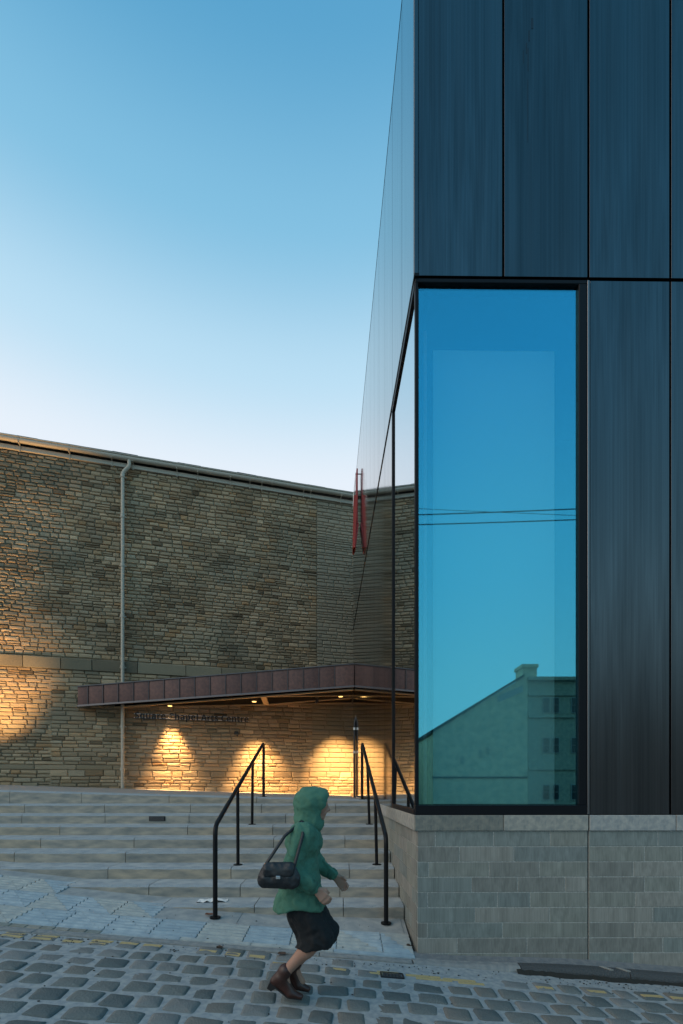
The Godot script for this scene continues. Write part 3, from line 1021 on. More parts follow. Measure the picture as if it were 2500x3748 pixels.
# ---------------------------------------------------------------- steps and landing
func step_block(x0: float, x1: float, d: float, ylo: Callable, yhi: Callable, depth: float, m: Material) -> ArrayMesh:
	var body := begin()
	var edge := begin()
	var tread := begin()
	var n := maxi(3, int((x1 - x0) / 0.07))
	var prof := []
	for i in n + 1:
		var x := lerpf(x0, x1, float(i) / n)
		var yl: float = ylo.call(x)
		var yh: float = yhi.call(x)
		var j := rng.randf_range(-1.0, 1.0)
		var k := rng.randf_range(-1.0, 1.0)
		prof.append([v3(x, yl - 0.03, d), v3(x, yh - 0.026 + 0.005 * j, d + 0.0015 * k), v3(x, yh - 0.007 + 0.003 * k, d + 0.012 + 0.004 * j), v3(x, yh, d + 0.036 + 0.006 * k), v3(x, yh, d + depth)])
	for i in n:
		var a: Array = prof[i]
		var b: Array = prof[i + 1]
		var mid: Vector3 = (a[0] + b[4]) / 2.0 - Vector3(0, 0.05, 0)
		quad(body, a[0], b[0], b[1], a[1], mid)
		quad(edge, a[1], b[1], b[2], a[2], mid)
		quad(edge, a[2], b[2], b[3], a[3], mid)
		quad(tread, a[3], b[3], b[4], a[4], mid)
	for e in [0, n]:
		var p: Array = prof[e]
		var inn: Vector3 = (prof[n / 2][0] + prof[n / 2][4]) / 2.0
		for q in [[0, 1, 2], [0, 2, 3], [0, 3, 4]]: tri(body, p[q[0]], p[q[1]], p[q[2]], inn)
	body.generate_normals()
	var mesh := body.commit()
	edge.generate_normals()
	edge.commit(mesh)
	mesh.surface_set_material(0, m)
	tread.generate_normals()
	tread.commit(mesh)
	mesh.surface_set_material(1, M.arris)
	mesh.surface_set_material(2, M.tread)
	return mesh

func stairs() -> void:
	var o := thing("stone_steps", "broad flight of nine pale sandstone steps rising from the pavement to the lamplit wall", "steps")
	var joints := [[-2.02, -0.98, 0.02], [-3.3, -2.32, -1.22, -0.02], [-3.0, -1.42, -0.72, 0.10], [-2.95, -1.72, -0.42], [-4.35, -3.0, -0.98, 0.05], [-4.3, -2.35, -1.05], [-3.8, -2.45, -0.9], [-4.0, -2.55, -1.35, -0.1], [-4.6, -3.05, -1.5, -0.3]]
	for i in range(1, 10):
		var d := step_front(i)
		var xr := side_x(d) - 0.008
		var xs: Array = joints[i - 1].duplicate()
		while xs[0] > -9.5: xs.push_front(xs[0] - rng.randf_range(1.0, 1.6))
		xs.append(xr)
		for k in xs.size() - 1:
			var lo := func(_x): return 0.148 * (i - 1) - (0.12 if i == 1 else 0.0)
			var hi := func(x): return 0.148 * i if i < 9 else land_y(x, 8.55)
			var m: Material = [M.step, M.step_b, M.step_c][[0, 0, 1, 2, 0, 1][rng.randi() % 6]]
			obj("step_block", step_block(xs[k] + 0.004, xs[k + 1] - 0.004, d, lo, hi, 0.42 if i < 9 else 0.36, m), null, o)
	var st := begin()
	for i in range(1, 9):
		bx(st, Vector3(-4.4, 0.148 * i - 0.35, -step_front(i) - 0.25), Vector3(10.0, 0.56, 0.40))
	obj("core", done(st), M.mortar, o)
	var l := obj("landing", sheet(-14.0, 0.30, 14, 8.86, 18.2, 12, func(x, d): return land_y(x, d) - 0.003, 0.5), M.landing)
	tag(l, "gently tilted stone landing at the top of the steps", "landing", "", "structure")

# ---------------------------------------------------------------- pavement with corduroy slabs
func foot_top(x: float, d: float) -> float:
	return foot_y(x, d)

func corduroy(tri_: PackedVector2Array, m: Material, parent: Node) -> void:
	# shrink a little for the joint
	var c := (tri_[0] + tri_[1] + tri_[2]) / 3.0
	var p := PackedVector2Array()
	for q in tri_: p.append(q + (c - q).normalized() * 0.0045)
	var base := piece_mesh(p, foot_top, 0.004, 0.02, 0.002)
	var st := begin()
	var lo := minf(p[0].y, minf(p[1].y, p[2].y))
	var hi := maxf(p[0].y, maxf(p[1].y, p[2].y))
	var d := ceilf(lo / 0.078) * 0.078 + 0.004
	while d + 0.04 < hi:
		var q := PackedVector2Array([Vector2(-20, d), Vector2(20, d), Vector2(20, d + 0.038), Vector2(-20, d + 0.038)])
		for r in Geometry2D.intersect_polygons(q, p):
			if r.size() < 3: continue
			var cc := Vector2.ZERO
			for v in r: cc += v
			cc /= r.size()
			var mid := v3(cc.x, foot_top(cc.x, cc.y) - 0.05, cc.y)
			var tp := []
			for v in r:
				var iny := clampf(v.y, d + 0.008, d + 0.030)
				tp.append(v3(v.x, foot_top(v.x, iny) + 0.0165, iny))
			for k in r.size():
				var j := (k + 1) % r.size()
				quad(st, v3(r[k].x, foot_top(r[k].x, r[k].y) + 0.003, r[k].y), v3(r[j].x, foot_top(r[j].x, r[j].y) + 0.003, r[j].y), tp[j], tp[k], mid)
				if k > 0 and k < r.size() - 1: tri(st, tp[0], tp[k], tp[k + 1], mid)
		d += 0.078
	var mesh := base
	st.generate_normals()
	st.commit(mesh)
	obj("corduroy_slab", mesh, m, parent)

func rect(x0: float, x1: float, d0: float, d1: float) -> PackedVector2Array:
	return PackedVector2Array([Vector2(x0, d0), Vector2(x1, d0), Vector2(x1, d1), Vector2(x0, d1)])

func footway() -> void:
	var o := obj("pavement", sheet(-7.5, 0.70, 24, 4.56, 6.58, 10, func(x, d): return foot_y(x, d) - 0.004, 0.4), M.plain)
	tag(o, "sloping pavement with ribbed warning slabs between the steps and the road", "pavement", "", "structure")
	# square ribbed slabs, each cut across its diagonal to follow the slope
	for row in 3:
		var d0: float = [4.635, 5.075, 5.545][row]
		var d1: float = [5.07, 5.54, 6.0][row]
		var xr: float = [0.70, -1.98, -3.27][row]
		var x := xr
		var w := 0.30 if row == 0 else 0.44
		var k := 0
		while x > -7.2:
			var a := Vector2(x - w + 0.003, d0)
			var b := Vector2(x - 0.003, d0)
			var c := Vector2(x - 0.003, d1)
			var e := Vector2(x - w + 0.003, d1)
			if row == 0 and b.x > side_x(d0) - 0.02: b.x = side_x(d0) - 0.02
			var m1: Material = M.tactile[rng.randi() % 3]
			corduroy(PackedVector2Array([a, b, e]), m1, o)
			corduroy(PackedVector2Array([b, c, e]), M.tactile[rng.randi() % 3] if rng.randf() < 0.5 else m1, o)
			x -= w
			w = 0.45
			k += 1
	# narrow ribbed strip along the road, small blocks further left
	var x := 0.70
	while x > -7.0:
		if x > -1.75:
			var w := rng.randf_range(0.55, 0.8)
			var q := rect(x - w + 0.003, x - 0.003, 4.568, 4.628)
			obj("edge_slab", piece_mesh(q, foot_top, 0.005, 0.02, 0.003), M.tactile[rng.randi() % 3], o)
			x -= w
		else:
			var w := rng.randf_range(0.12, 0.17)
			obj("edge_block", piece_mesh(rect(x - w + 0.004, x - 0.004, 4.568, 4.628), foot_top, 0.004 + rng.randf() * 0.003, 0.02, 0.004), M.ashlar[rng.randi() % 5], o)
			x -= w
	# smooth slabs between the ribs and the foot of the steps
	x = 0.66
	while x > -2.0:
		var w := rng.randf_range(0.75, 1.1)
		obj("paving_slab", piece_mesh(rect(maxf(x - w, -2.0) + 0.003, x - 0.003, 5.077, 5.9), foot_top, 0.002, 0.02, 0.002), M.plain, o)
		x -= w
	# flush kerb of pale blocks
	x = 0.66
	var kf := func(xx, _dd): return foot_y(xx, 4.56)
	while x > -7.2:
		var w := rng.randf_range(0.8, 1.0)
		obj("kerb_stone", piece_mesh(rect(x - w + 0.003, x - 0.003, 4.46, 4.562), kf, -0.003, 0.2, 0.004), M.kerb_pale, o)
		x -= w
	# the raised kerb and narrow pavement below the plinth
	var p := obj("tower_pavement", sheet(0.68, 8.5, 20, 4.56, 4.72, 2, func(xx, dd): return kerb_top(xx) - 0.004 + 0.16 * (dd - 4.56), 0.3), M.pave)
	tag(p, "narrow worn pavement strip at the foot of the stone plinth", "pavement", "", "structure")
	x = 0.665
	var first := true
	while x < 8.4:
		var w := 1.0 if first else rng.randf_range(0.85, 1.1)
		var st := begin()
		var n := 8
		var last := []
		for i in n + 1:
			var xx := lerpf(x + 0.004, x + w - 0.004, float(i) / n)
			var t := kerb_top(xx)
			var j := rng.randf_range(-1, 1)
			var dd := 4.47 if not first else lerpf(4.46, 4.47, float(i) / n)
			var ring := [v3(xx, t - 0.3, dd), v3(xx, t - 0.035 + 0.006 * j, dd + 0.004 * j), v3(xx, t - 0.008, dd + 0.016), v3(xx, t + 0.002, dd + 0.04), v3(xx, t + 0.004, 4.585), v3(xx, t - 0.3, 4.585)]
			if last:
				var mid := v3(xx, t - 0.1, 4.53)
				for k in 6: quad(st, last[k], last[(k + 1) % 6], ring[(k + 1) % 6], ring[k], mid)
			if i == 0 or i == n:
				for k in range(1, 5): tri(st, ring[0], ring[k], ring[k + 1], v3(x + w / 2, t - 0.1, 4.53))
			last = ring
		obj("kerb_stone", done(st), M.kerb_pale if first else M.kerb, p)
		x += w
		first = false
	# two worn white strokes on the kerb
	for xx in [2.44, 2.60]:
		var st := begin()
		var t0 := kerb_top(xx)
		hexa(st, [v3(xx, t0 - 0.02, 4.58), v3(xx + 0.035, t0 - 0.02, 4.58), v3(xx + 0.035, t0 + 0.0085, 4.58), v3(xx, t0 + 0.0085, 4.58), v3(xx + 0.06, t0 - 0.03, 4.505), v3(xx + 0.095, t0 - 0.03, 4.505), v3(xx + 0.095, t0 + 0.0045, 4.505), v3(xx + 0.06, t0 + 0.0045, 4.505)])
		obj("white_mark", done(st), M.white_paint, p)

func kerb_top(x: float) -> float:
	return road_y(x, 4.54) + lerpf(0.014, 0.075, smoothstep(0.8, 2.4, x))

# ---------------------------------------------------------------- cobbled road
func sett_mesh(w: float, l: float, variant: int) -> ArrayMesh:
	var r := RandomNumberGenerator.new()
	r.seed = 900 + variant
	var st := begin()
	st.set_smooth_group(1)
	var n := 16
	var rings := []
	var jit := []
	var raw := []
	for i in n: raw.append(r.randf_range(0.90, 1.06))
	for i in n: jit.append(raw[i] * 0.4 + raw[(i + 1) % n] * 0.3 + raw[(i + n - 1) % n] * 0.3)
	var tilt := Vector2(r.randf_range(-0.009, 0.009), r.randf_range(-0.009, 0.009))
	for lev in [[1.0, -0.05], [1.0, -0.008], [0.95, 0.004], [0.74, 0.013]]:
		var ring := []
		for i in n:
			var a := TAU * (i + 0.5) / n
			var c := cos(a)
			var s := sin(a)
			var e := 0.25
			var x: float = sign(c) * pow(absf(c), e) * w / 2.0 * lev[0] * jit[i]
			var z: float = sign(s) * pow(absf(s), e) * l / 2.0 * lev[0] * jit[(i + 5) % n]
			var y: float = lev[1] + (x * tilt.x + z * tilt.y if lev[1] > -0.04 else 0.0) + (r.randf_range(-0.0025, 0.0025) if lev[1] > 0.0 else 0.0)
			ring.append(Vector3(x, y, z))
		rings.append(ring)
	for k in 3:
		for i in n:
			var j := (i + 1) % n
			quad(st, rings[k][i], rings[k][j], rings[k + 1][j], rings[k + 1][i], Vector3(0, -0.06, 0))
	for i in n: tri(st, rings[3][i], rings[3][(i + 1) % n], Vector3(0, 0.0155, 0), Vector3(0, -0.06, 0))
	return done(st)

func road() -> void:
	var bedf := func(x, d): return road_y(x, d) - 0.001
	var o := obj("road", sheet(-26, 26, 52, -20.0, 4.47, 40, bedf, 0.4), M.bed)
	tag(o, "sloping cobbled street of dark rounded setts bedded in pale mortar", "road", "", "structure")
	var forms := []
	for i in 8: forms.append(sett_mesh(1.0, 1.0, i))
	var lumps := noise(0.8, 3, 91)
	var mass := begin()
	var d := 4.375
	var count := 0
	var spots := []
	while d > 2.2:
		var pitch := rng.randf_range(0.19, 0.215)
		var half := d * 0.80 + 1.6
		var x := -half + rng.randf_range(0.0, 0.2)
		while x < half:
			var w := rng.randf_range(0.19, 0.295)
			spots.append([x + w / 2, d, w, pitch])
			x += w
		d -= pitch
	for s in spots:
		var x: float = s[0]
		var dd: float = s[1] + rng.randf_range(-0.018, 0.018)
		# the smooth cement patch round the little cover by the plinth
		if dd > 4.12 and x > 0.30 and x < 1.35: continue
		if dd > 4.25 and x >= 1.35: continue
		if dd > 4.3 and x > -6.0 and rng.randf() < 0.18: continue
		var sink := clampf(lumps.get_noise_2d(x, dd) * 0.022 + (0.006 if dd > 4.0 else 0.0) + (0.005 if x < -1.2 and dd > 3.6 else 0.0), 0.0, 0.0125)
		var gap := rng.randf_range(0.018, 0.034)
		var xf := Transform3D(Basis(Vector3.UP, rng.randf_range(-0.10, 0.10)) * Basis.from_scale(Vector3(s[2] - gap, 1.0, s[3] - gap)), v3(x, road_y(x, dd) - 0.001 - sink, dd))
		xf.basis = Basis(Vector3(0, 0, 1), -0.081) * xf.basis
		var form: ArrayMesh = forms[rng.randi() % 8]
		var pale := clampf((dd - 3.5) * 0.9, 0.0, 0.75) + lumps.get_noise_2d(x * 1.3 + 40.0, dd) * 0.5
		var m: Material = M.sett[[1, 3, 4, 4, 5, 5][rng.randi() % 6] if rng.randf() < pale else [0, 0, 1, 1, 2, 2, 3, 3, 4][rng.randi() % 9]]
		var px := 341.5 + 483.5 * x / dd
		var py := 786.7 + 483.5 * (EYE - road_y(x, dd)) / dd
		if px > -12 and px < 695 and py < 1032 and count < 298:
			count += 1
			var q := obj("sett", form, m, o, xf)
			paint_marks(q, xf, x, dd, s[2] - gap, s[3] - gap)
		else:
			mass.append_from(form, 0, xf)
	var rest := obj("distant_setts", mass.commit(), M.sett[1], o)
	rest.set_meta("kind", "stuff")
	# damp dirt gathered under the kerb, and loose grit
	var dirt := begin()
	x_strip(dirt)
	var dm := obj("gutter_dirt", done(dirt), M.dirt, o)
	dm.set_meta("kind", "stuff")
	var chip := begin()
	for i in 700:
		var gx := rng.randf_range(-4.0, 4.2)
		var gd := rng.randf_range(2.8, 5.3)
		if rng.randf() < 0.45: gd = 4.36 + rng.randf_range(-0.09, 0.08)
		if gd > 4.45 and gx > 0.6: continue
		var gyy := (foot_y(gx, gd) + 0.006) if gd > 4.46 else road_y(gx, gd) + 0.002
		var r := rng.randf_range(0.002, 0.006)
		bx(chip, v3(gx, gyy + r * 0.4, gd), Vector3(r * rng.randf_range(1.0, 3.0), r, r * rng.randf_range(1.0, 2.0)), 0.0, Transform3D())
	var gm := obj("grit", done(chip), M.dirt, o)
	gm.set_meta("kind", "stuff")
	# yellow paint left on the cement patch
	for q in [[0.31, 0.50, 4.205], [0.24, 0.47, 4.165], [0.56, 0.86, 4.185], [0.64, 0.95, 4.135], [0.88, 1.16, 4.165], [1.0, 1.22, 4.115]]:
		obj("yellow_mark", piece_mesh(rect(q[0], q[1], q[2], q[2] + 0.036), road_y, 0.004, 0.012, 0.002), M.paint, o)

func x_strip(st: SurfaceTool) -> void:
	var x := 1.62
	var n := noise(2.5, 3, 77)
	var last := []
	while x < 8.0:
		var w := clampf(0.035 + 0.06 * n.get_noise_1d(x) + rng.randf_range(-0.008, 0.008), 0.004, 0.09)
		var h := 0.012 + 0.012 * rng.randf()
		var ring := [v3(x, road_y(x, 4.46) - 0.01, 4.475), v3(x, road_y(x, 4.46) + h + 0.012, 4.472), v3(x, road_y(x, 4.46) + h * 0.5, 4.465 - w * 0.5), v3(x, road_y(x, 4.46) - 0.004, 4.46 - w)]
		if last:
			for k in 3: quad(st, last[k], last[k + 1], ring[k + 1], ring[k], v3(x, -2.0, 4.6))
		last = ring
		x += 0.035

func paint_marks(q: Node3D, xf: Transform3D, x: float, d: float, w: float, l: float) -> void:
	for line in 2:
		var ld := lerpf(4.40, 4.12, clampf((x + 2.4) / 4.2, 0.0, 1.0)) - 0.075 * line + 0.03
		if absf(ld - d) > l * 0.36: continue
		if rng.randf() > (0.9 if line == 0 else 0.6): continue
		var a := rng.randf_range(-0.44, -0.34)
		var b := rng.randf_range(0.20, 0.44)
		var z := (d - ld) / l
		var st := begin()
		var pts := []
		for e in [[a, z - 0.13], [b, z - 0.12], [b * 0.96, z + 0.14], [a * 0.95, z + 0.12]]:
			pts.append(Vector3(e[0], 0.0165 - 0.05 * maxf(0.0, absf(e[1]) - 0.3), e[1]))
		var low := []
		for p in pts: low.append(p - Vector3(0, 0.008, 0))
		hexa(st, low + pts)
		obj("yellow_paint", done(st), M.paint, q)

# ---------------------------------------------------------------- handrails
func smooth_path(p: Array, r: float) -> PackedVector3Array:
	var out := PackedVector3Array([p[0]])
	for i in range(1, p.size() - 1):
		var a: Vector3 = p[i] + (p[i - 1] - p[i]).normalized() * r
		var b: Vector3 = p[i] + (p[i + 1] - p[i]).normalized() * r
		for k in 7:
			var t := k / 6.0
			out.append(a.lerp(p[i], t).lerp(p[i].lerp(b, t), t))
	out.append(p[-1])
	return out

func handrail(label: String, feet: Array, low_y: float, high_y: float) -> void:
	var o := thing("handrail", label, "handrail", feet[0], "handrails of the steps")
	var off: Vector3 = -feet[0]
	var a: Vector3 = feet[0]
	var b: Vector3 = feet[3]
	var p := [a, Vector3(a.x, low_y, a.z), Vector3(b.x, high_y, b.z), b]
	var q := []
	for v in p: q.append(v + off)
	obj("rail", tube_mesh(smooth_path(q, 0.10), 0.0255, 14), M.rail, o)
	for i in [1, 2]:
		var f: Vector3 = feet[i]
		var t: float = (f.z - a.z) / (b.z - a.z)
		var y := lerpf(low_y, high_y, t) - 0.01
		var x := lerpf(a.x, b.x, t)
		obj("post", tube_mesh(PackedVector3Array([f + off, Vector3(x, y, f.z) + off]), 0.0215, 12), M.rail, o)
	for f in feet:
		var st := begin()
		disc(st, f + off + Vector3(0, -0.004, 0), 0.058, 0.014, 20)
		obj("base_plate", done(st), M.rail, o)

func handrails() -> void:
	handrail("black steel handrail on the open steps, left of the walking person", [v3(-1.358, foot_y(-1.358, 5.2) + 0.008, 5.2), v3(-1.37, 0.444, 6.40), v3(-1.40, 0.888, 7.57), v3(-1.405, land_y(-1.4, 8.72), 8.72)], 1.055, 2.27)
	handrail("black steel handrail on the steps beside the tower's plinth", [v3(0.487, foot_y(0.487, 5.28) + 0.008, 5.28), v3(0.468, 0.444, 6.42), v3(0.438, 0.888, 7.60), v3(0.37, land_y(0.37, 8.70), 8.70)], 0.93, 2.27)

# ---------------------------------------------------------------- the far side of the street, seen only as reflections
func mirror(x: float, y: float, d: float) -> Vector3:
	var n := F.basis.z.normalized()
	var p := v3(x, y, d)
	return p - 2.0 * n.dot(p - F.origin) * n

func block_between(st: SurfaceTool, poly: Array, depth0: float, depth1: float) -> void:
	# polygon in mirror coordinates (x, y), extruded along depth
	var m := Vector3.ZERO
	for p in poly: m += mirror(p.x, p.y, (depth0 + depth1) / 2.0) / poly.size()
	var n := poly.size()
	for i in n:
		var j := (i + 1) % n
		quad(st, mirror(poly[i].x, poly[i].y, depth0), mirror(poly[j].x, poly[j].y, depth0), mirror(poly[j].x, poly[j].y, depth1), mirror(poly[i].x, poly[i].y, depth1), m)
		if i > 0 and i < n - 1:
			for d in [depth0, depth1]:
				tri(st, mirror(poly[0].x, poly[0].y, d), mirror(poly[i].x, poly[i].y, d), mirror(poly[j].x, poly[j].y, d), m)

func vrect(x0: float, x1: float, y0: float, y1: float) -> Array:
	return [Vector2(x0, y0), Vector2(x1, y0), Vector2(x1, y1), Vector2(x0, y1)]

func across_the_street() -> void:
	var gy := -0.6
	var o := thing("gable_building", "old rendered gable building with a chimney, reflected in the corner window", "building")
	var st := begin()
	block_between(st, [Vector2(6.05, gy), Vector2(12.35, gy), Vector2(12.35, 8.75), Vector2(12.1, 8.75), Vector2(6.05, 5.1)], 32.0, 46.0)
	obj("wall", done(st), M.render, o)
	st = begin()
	block_between(st, [Vector2(5.9, 5.0), Vector2(6.05, 5.12), Vector2(12.1, 8.78), Vector2(12.1, 8.95), Vector2(5.9, 5.2)], 31.9, 46.1)
	obj("roof", done(st), M.slate, o)
	st = begin()
	block_between(st, vrect(12.05, 13.0, 8.3, 9.4), 32.1, 33.4)
	block_between(st, vrect(11.98, 13.07, 9.4, 9.62), 32.0, 33.5)
	obj("chimney", done(st), M.render, o)
	st = begin()
	block_between(st, [Vector2(10.35, 7.05), Vector2(12.0, 7.75), Vector2(12.0, 8.2), Vector2(10.35, 7.5)], 31.95, 31.99)
	obj("sign_board", done(st), M.sash, o)
	st = begin()
	block_between(st, vrect(6.0, 12.3, 2.05, 2.15), 31.90, 31.99)
	obj("pipe", done(st), M.darkwall, o)
	for q in [[9.6, 3.6, 0.2, 0.5], [9.1, 3.4, 0.18, 0.5], [7.9, 3.0, 0.2, 0.5]]:
		st = begin()
		block_between(st, vrect(q[0], q[0] + q[2], q[1], q[1] + q[3]), 31.95, 31.99)
		obj("vent", done(st), M.gritstone, o)
	var f := thing("terrace_building", "dark gritstone terrace with sash windows, reflected at the window's right edge", "building")
	st = begin()
	block_between(st, vrect(12.37, 48.0, gy - 3.0, 8.55), 32.0, 46.0)
	obj("wall", done(st), M.gritstone, f)
	for y in [7.5, 6.05, 2.6]:
		st = begin()
		block_between(st, vrect(12.37, 48.0, y, y + 0.18), 31.85, 31.99)
		obj("string_course", done(st), M.gritstone, f)
	st = begin()
	block_between(st, vrect(12.3, 48.1, 8.5, 8.72), 31.7, 46.0)
	obj("parapet", done(st), M.gritstone, f)
	var x := 13.3
	while x < 46.0:
		for y in [6.35, 3.7, 0.6]:
			for k in 2:
				var w := obj("window", null, null, f)
				var x0 := x + k * 0.62
				st = begin()
				block_between(st, vrect(x0, x0 + 0.5, y, y + 1.05), 31.93, 31.985)
				obj("frame", done(st), M.sash, w)
				for r in 2:
					st = begin()
					block_between(st, vrect(x0 + 0.05, x0 + 0.45, y + 0.05 + r * 0.49, y + 0.51 + r * 0.49), 31.90, 31.925)
					obj("pane", done(st), M.dark_glass, w)
		x += 1.9
	var b := thing("low_building", "low dark roofed building, reflected at the window's bottom left", "building")
	st = begin()
	block_between(st, vrect(-8.0, 6.3, gy - 1.0, 4.2), 40.0, 50.0)
	obj("wall", done(st), M.darkwall, b)
	st = begin()
	block_between(st, [Vector2(-8.3, 4.1), Vector2(6.6, 4.1), Vector2(6.6, 4.4), Vector2(-8.3, 4.4)], 39.7, 50.3)
	obj("roof", done(st), M.slate, b)
	# overhead wires across the street
	var ys := [[12.75, 13.0], [12.45, 12.66], [13.25, 12.95]]
	var names := ["upper of the two dark overhead wires reflected in the window", "lower of the two dark overhead wires reflected in the window", "faint third overhead wire reflected above the dark pair"]
	for i in 3:
		var p := PackedVector3Array()
		for k in 25:
			var t := k / 24.0
			var xx := lerpf(-14.0, 26.0, t)
			p.append(mirror(xx, lerpf(ys[i][0], ys[i][1], (xx - 3.1) / 6.8) - 0.25 * sin(PI * t) + 0.25, 20.0 + 0.2 * i))
		var wire := obj("overhead_wire", tube_mesh(p, 0.022 if i < 2 else 0.010, 6), M.black)
		tag(wire, names[i], "wire", "overhead wires across the street")

# ---------------------------------------------------------------- small things
func red_sign() -> void:
	var at := v3(0.44, 8.6, 12.35)
	var o := thing("projecting_sign", "red folded metal sign fixed to the tower's side near the stone wall's eaves", "sign", at)
	o.basis = S.basis
	var st := begin()
	span(st, -0.30, 0.05, -0.42, 0.98, 0.025, 0.062, 0.004)
	obj("upright", done(st), M.red, o)
	st = begin()
	hexa(st, [Vector3(-0.30, -1.05, 0.10), Vector3(0.10, -1.05, 0.10), Vector3(0.10, -1.05, 0.155), Vector3(-0.30, -1.05, 0.145), Vector3(-0.30, 0.30, 0.03), Vector3(0.05, 0.30, 0.03), Vector3(0.05, 0.30, 0.12), Vector3(-0.30, 0.30, 0.12)])
	obj("folded_leaf", done(st), M.red_b, o)
	st = begin()
	hexa(st, [Vector3(-0.2, -1.05, 0.08), Vector3(0.08, -1.05, 0.08), Vector3(0.08, -1.05, 0.14), Vector3(-0.2, -1.05, 0.14), Vector3(-0.28, -0.4, 0.0), Vector3(0.04, -0.4, 0.0), Vector3(0.04, -0.4, 0.06), Vector3(-0.28, -0.4, 0.06)])
	obj("return_leaf", done(st), M.red, o)
	for y in [0.93, 0.35]:
		obj("bracket", box_mesh(Vector3(0.02, 0.018, 0.11), 0.0, Vector3(-0.1, y, 0.02)), M.black, o)
	obj("cable", tube_mesh(PackedVector3Array([Vector3(0.0, 0.9, 0.08), Vector3(0.05, 0.4, 0.13), Vector3(0.07, 0.0, 0.15)]), 0.006, 6), M.steel, o)

func small_things() -> void:
	# slender black pole at the far end of the tower's side
	var p := thing("service_pole", "slender black pole with two pale clamps where the tower meets the lamplit wall", "pole", v3(0.375, 1.16, 13.9))
	obj("pole", tube_mesh(smooth_path([Vector3(0, 0, 0), Vector3(0, 2.15, 0), Vector3(0.10, 2.50, 0)], 0.12), 0.034, 10), M.black, p)
	for y in [1.28, 1.95]:
		obj("clamp", tube_mesh(PackedVector3Array([Vector3(0, y, 0), Vector3(0, y + 0.07, 0)]), 0.042, 10), M.steel, p)
	# vent set into a riser
	var d := step_front(7)
	var v := thing("riser_vent", "small dark louvred vent set in a step riser left of the handrail", "vent", v3(-2.96, 0.148 * 6.5 + 0.005, d - 0.004))
	obj("frame", box_mesh(Vector3(0.26, 0.075, 0.02), 0.004), M.frame, v)
	for k in 4:
		obj("louvre", box_mesh(Vector3(0.24, 0.006, 0.014), 0.001, Vector3(0, -0.024 + k * 0.016, 0.011)), M.trim, v)
	# uplights in the landing just beyond the left edge of the picture
	var lights := [[-10.12, 2.1, Vector3(-0.02, 2.45, -2.1), 85.0, 22.0, "ground light set back from the wall, throwing the round warm glow at far left"], [-10.95, 0.75, Vector3(0.12, 1.0, -0.055), 130.0, 15.0, "ground light close under the wall, warming the gutter at far left"]]
	for q in lights:
		var ux: float = q[0]
		var ud: float = wall_d(ux) - q[1]
		var u := thing("ground_uplight", q[5], "uplight", v3(ux, land_y(ux, ud), ud), "ground uplights left of the picture")
		var rm := begin()
		for k in 16:
			var a0 := TAU * k / 16
			var a1 := TAU * (k + 1) / 16
			hexa(rm, [Vector3(cos(a0) * 0.075, 0, sin(a0) * 0.075), Vector3(cos(a1) * 0.075, 0, sin(a1) * 0.075), Vector3(cos(a1) * 0.10, 0, sin(a1) * 0.10), Vector3(cos(a0) * 0.10, 0, sin(a0) * 0.10), Vector3(cos(a0) * 0.075, 0.014, sin(a0) * 0.075), Vector3(cos(a1) * 0.075, 0.014, sin(a1) * 0.075), Vector3(cos(a1) * 0.098, 0.010, sin(a1) * 0.098), Vector3(cos(a0) * 0.098, 0.010, sin(a0) * 0.098)])
		obj("bezel", done(rm), M.steel, u)
		var lens := begin()
		disc(lens, Vector3(0, 0.002, 0), 0.074, 0.008, 16)
		obj("lens", done(lens), M.lamp, u)
		spot(u, "uplight_beam", Vector3(0, 0.03, 0), q[2], q[3], q[4], 0.22)
	# inspection cover in the cement by the plinth
	var cx := 0.435
	var cd := 4.165
	var c := thing("inspection_cover", "small iron inspection cover in the yellow lines below the plinth's corner", "cover", v3(cx, road_y(cx, cd) + 0.001, cd))
	c.rotation.z = -0.081
	for e in [[0, 0.05, 0.20, 0.014], [0, -0.05, 0.20, 0.014], [0.095, 0, 0.014, 0.10], [-0.095, 0, 0.014, 0.10]]:
		obj("frame", box_mesh(Vector3(e[2], 0.012, e[3]), 0.002, Vector3(e[0], 0.003, e[1])), M.black, c)
	obj("plate", box_mesh(Vector3(0.165, 0.008, 0.082), 0.002, Vector3(0, 0.0, 0)), M.kerb, c)
	for k in 5:
		obj("stud", box_mesh(Vector3(0.016, 0.006, 0.05), 0.002, Vector3(-0.06 + k * 0.03, 0.005, 0)), M.black, c)
	# crumpled paper on the lowest tread
	var t := thing("crumpled_paper", "crumpled scrap of white paper on the lowest tread behind the left handrail", "paper", v3(-1.50, 0.150, 5.62))
	var st := begin()
	var grid := []
	for i in 9:
		var row := []
		for j in 6:
			row.append(Vector3(-0.17 + i * 0.043, maxf(0.001, rng.randf_range(-0.01, 0.045) * (1.0 - absf(i - 4.5) / 6.0)), (j - 2.5) * 0.03 + rng.randf_range(-0.012, 0.012)))
		grid.append(row)
	for i in 8:
		for j in 5:
			quad(st, grid[i][j], grid[i + 1][j], grid[i + 1][j + 1], grid[i][j + 1], Vector3(0, -1, 0))
	obj("sheet", done(st), M.paper, t)
	# fallen leaves
	var spots := [[-1.455, 5.25, "russet fallen leaf on the smooth pavement beside the left handrail's foot", 0.05, M.leaf, 0], [-0.56, 4.40, "dark curled leaf beside the yellow line left of the person", 0.045, M.leaf_b, 1], [-1.13, 4.44, "tiny dark leaf lying on the pale kerb below the left handrail", 0.03, M.leaf_b, 1], [0.66, 4.78, "dark leaf caught in the ribbed slabs at the plinth's corner", 0.03, M.leaf_b, 0]]
